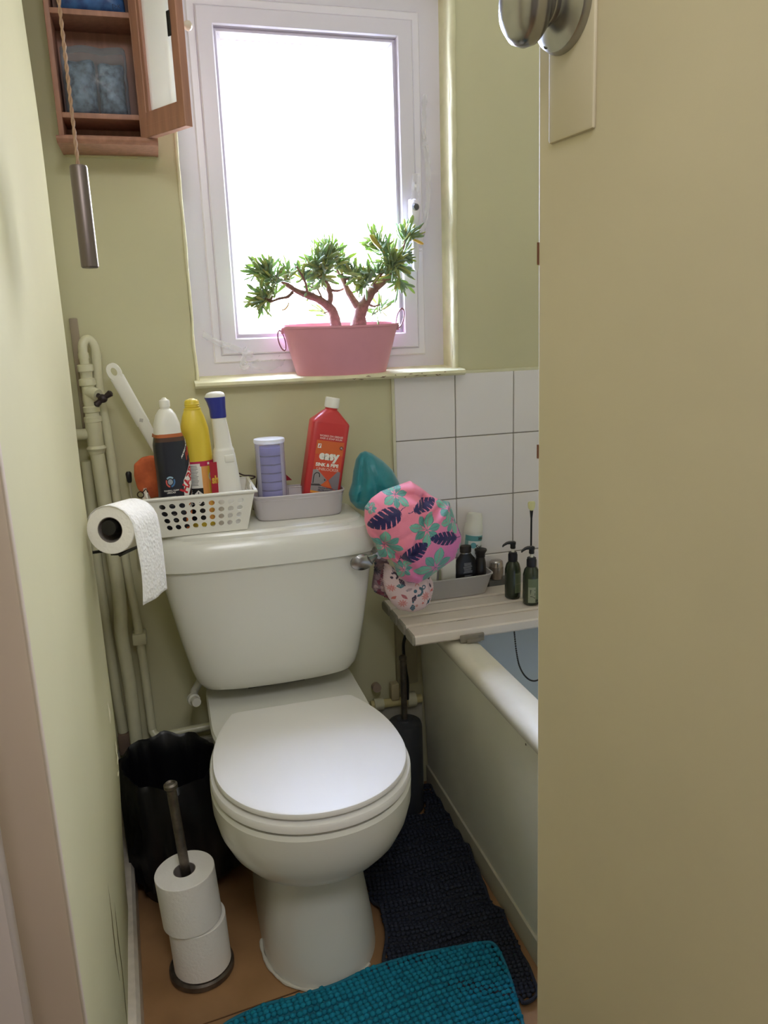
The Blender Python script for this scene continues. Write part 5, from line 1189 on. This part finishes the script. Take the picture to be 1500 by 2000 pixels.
part('bath_panel', loft([[(0.566, BY0, BZ-.03), (0.576, BY0, BZ-.03), (0.594, BY0, 0.055), (0.583, BY0, 0.055)], [(0.566, BY1-.002, BZ-.03), (0.576, BY1-.002, BZ-.03), (0.594, BY1-.002, 0.055), (0.583, BY1-.002, 0.055)]]), PANEL, bath, smooth=False)
part('plinth', box(0.578, 0.592, BY0, BY1, 0, 0.056, 0.0015), mat('plinth_grey', S(196, 192, 176), 0.5), bath, smooth=False)
r_ = random.Random(12)
for (y, z) in ((1.40, 0.478), (1.42, 0.480), (1.435, 0.478), (1.35, 0.479), (1.16, 0.47), (1.13, 0.455), (1.45, 0.4815)):
    sp_ = (lathe([(0.0001, 0), (0.0022, 0.0004), (0.0001, 0.0009)], 7).tf(Matrix.Translation((0.5652, y, z)) @ Matrix.Rotation(-PI/2, 4, 'Y') @ Matrix.Scale(r_.uniform(.7, 1.8), 4)))
    part('dark_speck', sp_, mat('speck_dark', S(60, 50, 44), 0.9), bath)
part('sealant_line', tube([(0.5645, BY0+0.05, BZ-.0335), (0.5645, 1.2, BZ-.0335), (0.5645, BY1-.01, BZ-.0335)], 0.0016, 6), mat('mouldy_sealant', S(84, 66, 52), 0.9), bath)
pts = smooth_path([(0.7732, 1.62, 0.4768), (0.7666, 1.6, 0.4519), (0.7603, 1.575, 0.4163), (0.7614, 1.56, 0.3866), (0.773, 1.55, 0.3625), (0.7897, 1.54, 0.3536), (0.8141, 1.53, 0.3647)], 8)
plug = MB()
for i, p in enumerate(pts): plug.join(lathe([(0.0, -0.0024), (0.0022, -0.0011), (0.0022, 0.0011), (0.0, 0.0024)], 6).mv(*p))
tag(obj('plug_chain', plug.join(tube(pts, 0.0009, 5)), mat('dark_chain', S(70, 68, 66), 0.4, 0.7)), 'dark ball chain hanging in a loop inside the bath below the board', 'chain')

# ------------------------------------------------------------------ bath board
bb = thing('bath_board', 'white slatted plastic bath board with grey end caps, lying across the bath rim', 'bath board', (0.75, 1.58, BZ))
SL = mat('off_white_slat', S(222, 212, 204), 0.35, var=0.04, vscale=8)
CAPG = mat('grey_end_cap', S(140, 136, 126), 0.5)
slats = [(1.463, 1.5195), (1.5265, 1.5805), (1.5875, 1.6415), (1.6485, 1.7085)]
def slat_prof(y0, y1, x, inset=0.0):
    z0, z1 = 0.522+inset, 0.545-inset; y0 += inset; y1 -= inset
    return [(x, y0+.004, z0), (x, y0+.0005, z0+.004), (x, y0, z0+.011), (x, y0+.0015, z1-.003), (x, y0+.005, z1), (x, y1-.005, z1), (x, y1-.0015, z1-.003), (x, y1, z1-.008), (x, y1-.001, z0+.004), (x, y1-.004, z0)]
for i, (y0, y1) in enumerate(slats):
    x0 = 0.466
    sl = part('slat', loft([slat_prof(y0, y1, x) for x in (x0+0.003, 1.235)]), SL, bb, angle=30)
    part('end_cap', loft([slat_prof(y0, y1, x0+0.0035), slat_prof(y0, y1, x0-0.001, 0.0006), slat_prof(y0, y1, x0-0.003, 0.0026)]), CAPG, sl, angle=30)
for x in (0.60, 1.10):
    part('cross_bar', box(x-0.016, x+0.016, 1.452, 1.69, BZ+.0005, 0.5235, 0.002), mat('bracket_grey', S(132, 124, 112), 0.6), bb)
    part('front_clip', box(x-0.030, x+0.026, 1.4565, 1.4625, BZ+.0008, 0.5335, 0.002), MATS['bracket_grey'], bb)
tm = text_mb('002', 0.008, 0.0).tf(Matrix.Translation((0.618, 1.4563, 0.527)) @ Matrix.Rotation(PI/2, 4, 'X'))
part('lettering', tm, mat('clip_engraving', S(104, 96, 88), 0.7), bb, smooth=False)
gp = MB()
for x, y in ((0.60, 1.5235), (0.555, 1.5845), (0.60, 1.6455)): gp.join(box(x-.012, x+.012, y-.0042, y+.0042, 0.534, 0.5405, 0.001))
part('spacer', gp, mat('spacer_grey', S(98, 88, 76), 0.7), bb)

# ------------------------------------------------------------------ things on the board and the bath end
tr = thing('plastic_tray', 'grey-white oblong plastic tray of bottles at the back of the bath board', 'tray', (0.665, 1.70, 0.5455))
def trr(z, x0, x1, y0, y1): return ring((x0+x1)/2, (y0+y1)/2, z, (x1-x0)/2, (y1-y0)/2, 6, 64)
tz = 0.5455
part('tray_body', loft([trr(tz, .550, .716, 1.664, 1.732), trr(tz+.001, .546, .722, 1.658, 1.737), trr(tz+.048, .536, .736, 1.649, 1.741), trr(tz+.0495, .534, .739, 1.647, 1.742), trr(tz+.0515, .534, .739, 1.647, 1.742), trr(tz+.052, .537, .736, 1.650, 1.740), trr(tz+.004, .549, .718, 1.661, 1.735)]), mat('tray_grey', S(190, 188, 190), 0.35), tr, angle=50)
tz += 0.0045
can = thing('shaving_gel_can', 'white and aqua can with a frosted cap, leaning in the tray', 'can', (0.6900, 1.7085, tz), (0, math.radians(6.0), 0))
cr = 0.0228
obj('can_body', lathe([(cr-.001, 0), (cr, .002), (cr, .142), (cr-.002, .148)], 40, cap1=True), mat('can_white', S(222, 226, 226), 0.3), can)
obj('can_cap', lathe([(cr+.0006, .140), (cr+.0009, .142), (cr+.0002, .153), (cr-.0010, .155), (cr-.0010, .161), (cr-.0026, .163), (cr-.0032, .182), (cr-.006, .189), (0, .1905)], 40), mat('frosted_cap', S(226, 226, 220), 0.45), can, angle=40)
def cm(r): return lambda u, v: (r*math.sin(u/r), -r*math.cos(u/r), v)
dec(patch(-.030, .030, .124, .137, 30, 1), cm(cr+.0004), solid(S(92, 156, 160), 'print_aqua'), can, 'aqua_band')
dec(patch(-.030, -.0195, .085, .124, 8, 1), cm(cr+.0004), solid(S(132, 176, 178), 'print_aqua_pale'), can, 'aqua_band')
dec(text_mb('200ml', 0.0085, 0.0003).mv(0.0150, 0.1305, 0), cm(cr+.0008), BLK, can)
dec(arc(0, .0075, 0, 2*PI).mv(-.0060, .113, 0), cm(cr+.0006), solid(S(100, 164, 176), 'print_sky'), can, 'round_motif')
dec(text_mb('Satin\nCare', 0.0150, 0.0002, 'LEFT').mv(-.0005, .1015, 0), cm(cr+.0009), BLK, can)
dec(text_mb('Gel', 0.0055, 0.0001, 'LEFT').mv(.004, .080, 0), cm(cr+.0009), solid(S(120, 120, 120), 'print_mid_grey'), can)
b1 = thing('toiletry_bottle', 'black bottle with a silver neck ring at the front of the tray', 'bottle', (0.6700, 1.6735, tz))
obj('bottle_body', loft([ring(0, 0, z, a, .0065+.35*b, e, 40) for z, a, b, e in ((0, .0245, .005, 3), (.003, .0265, .007, 3), (.05, .0275, .007, 3), (.085, .0270, .007, 2.6), (.100, .0235, .0065, 2.3), (.111, .0155, .0055, 2), (.116, .0125, .0050, 2))]), BLACK, b1, angle=60)
obj('neck_ring', loft([ring(0, 0, z, .0126, .0092, 2, 32) for z in (.1155, .1185)]), CHROME, b1)
obj('bottle_cap', loft([ring(0, 0, z, a, a*.74, 2.1, 32) for z, a in ((.118, .0130), (.119, .0140), (.133, .0145), (.137, .0135), (.1385, .008))]), mat('brown_black_cap', S(44, 38, 36), 0.4), b1)
tx = MB(); r_ = random.Random(4)
for i in range(9): tx.join(patch(-.009-r_.random()*.003, .008+r_.random()*.004, .088-i*.0034, .0895-i*.0034, 3, 1))
f_ = lambda u, v: (u+0.002, -.0098+ (u/.0275)**2*.0035-.0005, v)
dec(tx, f_, MATS['print_grey'], b1, 'small_print')
dec(patch(-.0095, .0115, .018, .055, 3, 1), f_, solid(S(66, 66, 70), 'print_charcoal'), b1, 'text_panel')
tx = MB()
for i in range(7): tx.join(patch(-.0085, .0095-r_.random()*.003, .052-i*.0042, .0535-i*.0042, 3, 1))
dec(tx, lambda u, v: (u+.002, -.0098+(u/.0275)**2*.0035-.0010, v), MATS['print_grey'], b1, 'small_print')
dec(text_mb('MADE IN UK', 0.0040, 0.0001).mv(0.001, 0.021, 0), lambda u, v: (u+.002, -.0098-.0012, v), WH, b1)
b2 = thing('toiletry_bottle', 'slim waisted black bottle with a flared black cap, at the right end of the tray', 'bottle', (0.7090, 1.680, tz), (0, math.radians(2), 0))
obj('bottle_body', lathe([(.0130, 0), (.0145, .002), (.0150, .03), (.0150, .07), (.0135, .090), (.0105, .103), (.0100, .106)], 36), mat('black_brown_plastic', S(34, 30, 30), 0.3), b2, angle=60)
obj('bottle_cap', lathe([(.0105, .106), (.0112, .107), (.0110, .117), (.0135, .123), (.0152, .1265), (.0145, .131), (.006, .133), (0, .133)], 36), mat('matt_black_cap', S(30, 26, 28), 0.5), b2, angle=60)
for q_, k_h in ((b1, 0.87), (b2, 0.80)):
    for ch in q_.children: ch.data.transform(Matrix.Diagonal((1, 1, k_h, 1)))
b3 = thing('toiletry_bottle', 'plain white bottle in the tray, left of the black ones', 'bottle', (0.6250, 1.680, tz))
obj('bottle_body', loft([ring(0, 0, z, a, b, 4, 36) for z, a, b in ((0, .0185, .010), (.003, .0205, .0118), (.085, .0205, .0118), (.097, .017, .010), (.10, .009, .008))]), WHITEP, b3, angle=60)
b4 = thing('toiletry_tube', 'white tube in the left end of the tray, partly behind the pink cap', 'tube', (0.5780, 1.680, tz))
obj('tube_body', loft([ring(0, 0, z, a, b, e, 36) for z, a, b, e in ((0, .0155, .0125, 2.2), (.02, .0180, .0130, 2.2), (.085, .0205, .0030, 5), (.095, .0210, .0012, 6))]), WHITEP, b4, angle=60)
sc_ = tag(obj('sachet', loft([[(0.596, 1.6725, .552), (0.607, 1.672, .552), (0.612, 1.671, .598), (0.602, 1.6725, .624)], [(0.596, 1.675, .552), (0.607, 1.675, .552), (0.612, 1.674, .598), (0.602, 1.675, .624)]]), mat('olive_sachet', S(150, 150, 124), 0.5), smooth=False), 'small olive folded sachet between the white tube and white bottle', 'sachet')
# silver lidded jar on a grey dish
sd = tag(obj('stone_block', box(0.748, 0.806, 1.7095, 1.7425, BZ-.0005, .557, .003), mat('slate_block', S(96, 94, 92), 0.6, var=0.3, vscale=30)), 'dark grey block behind the board between the tray and the green pump bottles', 'block')
jr = thing('small_jar', 'small silver jar with a domed lid on the dark grey block', 'jar', (0.7735, 1.7245, .5572))
obj('jar_body', lathe([(.0150, 0), (.0165, .001), (.0185, .018), (.0187, .030), (.0175, .034)], 36), mat('smoky_silver', S(150, 140, 134), 0.2, 0.7), jr)
obj('jar_lid', lathe([(.0180, .0335), (.0183, .035), (.0172, .0455), (.014, .0485), (.005, .0495), (0, .0495)], 36), mat('bright_silver', S(188, 182, 178), 0.15, 0.8), jr)
GRN = mat('dark_green_glass', S(42, 52, 38), 0.2, coat=0.3)
def pump(loc, label, rot, sc):
    p = thing('pump_bottle', label, 'pump bottle', loc, (0, 0, rot), group='green pump bottles on the bath board')
    obj('bottle_body', lathe([(.0175*sc, 0), (.0195*sc, .002), (.0202*sc, .012), (.0200*sc, .072), (.0165*sc, .085), (.0095*sc, .0935), (.0090*sc, .096)], 40), GRN, p, angle=50)
    obj('pump_collar', lathe([(.0112*sc, .0915), (.0118*sc, .0925), (.0118*sc, .108), (.0105*sc, .110), (.0105*sc, .113), (.0090*sc, .114)], 36), mat('navy_black_plastic', S(22, 22, 34), 0.4), p, angle=40)
    obj('pump_stem', lathe([(.0040*sc, .113), (.0040*sc, .124)], 18), WHITEP, p)
    h = lathe([(.0055, .1225), (.0065, .124), (.0062, .131), (.0072, .1335), (.0072, .1385), (.005, .140)], 28)
    h.join(loft([[(x, y*w, z+ (0.0022 if k > 0 else -0.0022)*w2) for (y, k) in ((-.0055, -1), (.0055, -1), (.0048, 1), (-.0048, 1))] for x, w, w2, z in ((.004, 1.1, 1.2, .1370), (-.008, 1.05, 1.1, .1378), (-.016, .8, .9, .1368), (-.024, .6, .7, .1325), (-.0265, .45, .6, .1295))]))
    obj('pump_head', h, BLACK, p, angle=50)
    return p
p1 = pump((0.7665, 1.612, .5455), 'dark green pump bottle with a plain green label, the further back of two', math.radians(-3), 0.95)
LG = solid(S(104, 116, 88), 'print_sage'); LG2 = solid(S(150, 156, 134), 'print_sage_pale')
r1 = .0202*.95+.0004
dec(patch(-.002, .020, .016, .066, 16, 1), cm(r1), LG, p1, 'label')
tx = MB()
for v in (.0625, .038): tx.join(patch(0, .019, v, v+.0010, 12, 1))
dec(tx, cm(r1+.0004), LG2, p1, 'small_print')
p2 = pump((0.7880, 1.557, .5455), 'dark green pump bottle with a two-tone label, nearer the door edge', math.radians(2), 0.98)
r2 = .0202*.98+.0004
dec(patch(-.0175, .011, .008, .066, 22, 1), cm(r2), LG, p2, 'label')
dec(patch(-.0175, .0005, .008, .046, 14, 1), cm(r2+.0003), LG2, p2, 'label_block')
tb_ = text_mb('LIV', 0.0165, 0.0003).tf(Matrix.Rotation(-PI/2, 4, 'Z')).mv(-.0075, .030, 0)
dec(tb_, cm(r2+.0007), solid(S(62, 70, 60), 'print_dark_sage'), p2)
dec(text_mb('28', 0.0075, 0.0003).mv(.0030, .013, 0), cm(r2+.0007), solid(S(24, 30, 24), 'print_near_black'), p2)
br_ = thing('small_brush', 'slim brush with a cream tip and black stem behind the green pump bottles', 'brush', (0.853, 1.700, BZ))
part('brush_head', loft([ring(0.8535, 1.690, z, a, .005, 2.4, 20) for z, a in ((.738, .005), (.742, .0085), (.754, .010), (.758, .008))]).join(tube([(0.8535, 1.690, .735), (0.8535, 1.690, .740)], .004, 10)), mat('cream_tip', S(226, 224, 168), 0.5), br_)
part('brush_stem', tube([(0.8535, 1.690, .515), (0.8535, 1.690, .715), (0.8535, 1.690, .736)], [.0024, .0024, .0045], 10), BLACK, br_)

# ================================================================== mats
def chenille(name, outline, z0, seed, pitch, r, color, height=None, rot=0.0, label='', nx=None, c2=None):
    """bath mat: a backing sheet with rows of plump tufts, as one mesh of pile on a mesh of backing"""
    root = thing(name, label, 'bath mat', (sum(p[0] for p in outline)/len(outline), sum(p[1] for p in outline)/len(outline), 0))
    P = np.array(outline); hgt = height or (lambda x, y: 0.0)
    def inside(x, y):
        c = False; n = len(P)
        for i in range(n):
            x0, y0 = P[i]; x1, y1 = P[i-1]
            if (y0 > y) != (y1 > y) and x < (x1-x0)*(y-y0)/(y1-y0)+x0: c = not c
        return c
    rnd = random.Random(seed); m = MB(); cs, sn = math.cos(rot), math.sin(rot)
    c = P.mean(axis=0); ext = 0.5
    bmt = bmesh.new(); bmesh.ops.create_icosphere(bmt, subdivisions=1, radius=1); sv = [v.co.copy() for v in bmt.verts]; sf = [tuple(v.index for v in f.verts) for f in bmt.faces]; bmt.free()
    n = int(ext/pitch); V = []; F = []; k = 0; cols = []; cl = np.array(color)
    for i in range(-n, n+1):
        for j in range(-n, n+1):
            u, v = i*pitch+rnd.uniform(-.1, .1)*pitch+pitch*0.35*math.sin(j*0.21+seed), j*pitch+rnd.uniform(-.08, .08)*pitch+pitch*0.5*math.sin(i*0.17)
            x, y = c[0]+cs*u-sn*v, c[1]+sn*u+cs*v
            if not inside(x, y): continue
            h = hgt(x, y); s_ = rnd.uniform(.9, 1.12)
            q = Vector((rnd.uniform(-.15, .15), rnd.uniform(-.15, .15), 0)); tone = rnd.uniform(.85, 1.15)
            for w_ in sv:
                V.append((x+w_.x*r*s_+q.x*r*w_.z, y+w_.y*r*0.86*s_+q.y*r*w_.z, z0+h+w_.z*r*0.9)); cols.append((*(cl*tone), 1))
            F += [tuple(a+k for a in f) for f in sf]; k += len(sv)
    m.v, m.f = V, F
    pl = part('pile', m, mat(name+'_pile_'+str(seed), color, 0.95, spec=0.15, vcol='col'), root, vc=cols, recalc=False, angle=180)
    pl['kind'] = 'stuff'
    N = 40; xs = np.linspace(P[:, 0].min(), P[:, 0].max(), N); ys = np.linspace(P[:, 1].min(), P[:, 1].max(), N)
    idx = {}; vv = []; ff = []
    for a in range(N):
        for b in range(N):
            if inside(xs[a], ys[b]): idx[a, b] = len(vv); vv.append((float(xs[a]), float(ys[b]), max(0.0015, z0-0.001+hgt(xs[a], ys[b]))))
    for a in range(N-1):
        for b in range(N-1):
            q = [(a, b), (a+1, b), (a+1, b+1), (a, b+1)]
            if all(t in idx for t in q): ff.append(tuple(idx[t] for t in q))
    part('backing', MB().add(vv, ff), mat(name+'_back_'+str(seed), tuple(v*0.6 for v in color), 0.9), root, angle=180)
    hem = [(p[0], p[1], z0-0.001+hgt(p[0], p[1])) for p in smooth_path([tuple(p)+(0,) for p in outline]+[tuple(outline[0])+(0,)], 6)]
    part('hem', tube(hem, 0.0036, 8), mat(name+'_hem_'+str(seed), tuple(v*0.8 for v in color), 0.9), root)
    return root
teal_out = [(-0.085, 0.80), (-0.075, 1.03), (-0.02, 1.125), (0.06, 1.157), (0.12, 1.158), (0.20, 1.163), (0.27, 1.178), (0.36, 1.182), (0.44, 1.176), (0.492, 1.166), (0.517, 1.148), (0.512, 1.08), (0.495, 1.00), (0.478, 0.92), (0.45, 0.80)]
def th(x, y): return 0.010*math.exp(-((y-1.130+0.25*(x-0.2)*0)/0.018)**2)*math.exp(-((x-0.13)/0.13)**2)+0.006*math.exp(-((y-1.07-0.3*(x-0.2))/0.02)**2)+0.004
chenille('bath_mat', teal_out, 0.0125, 3, 0.0105, 0.0063, S(30, 128, 156), th, 0.10, 'teal chenille bath mat on the floor in front of the toilet')
dark_out = [(0.318, 1.08), (0.300, 1.18), (0.325, 1.25), (0.330, 1.33), (0.30, 1.42), (0.32, 1.56), (0.38, 1.60), (0.44, 1.60), (0.53, 1.60), (0.552, 1.70), (0.576, 1.70), (0.576, 1.60), (0.574, 1.50), (0.573, 1.42), (0.565, 1.35), (0.556, 1.28), (0.566, 1.23), (0.560, 1.15), (0.556, 1.08), (0.545, 1.035), (0.515, 1.025), (0.492, 1.045)]
def dh(x, y): return 0.011*(0.5+0.5*math.sin(y*95+4*math.sin(x*14)))*(1 if y > 1.2 else 0.4)+0.012*math.exp(-((y-1.30-0.15*(x-.4))/0.03)**2)+0.010*math.exp(-((y-1.46+0.2*(x-.4))/0.04)**2)
dm_ = chenille('bath_mat', dark_out, 0.010, 6, 0.0095, 0.0056, S(46, 50, 64), dh, -0.12, 'dark grey chenille bath mat rumpled between the toilet and the bath')
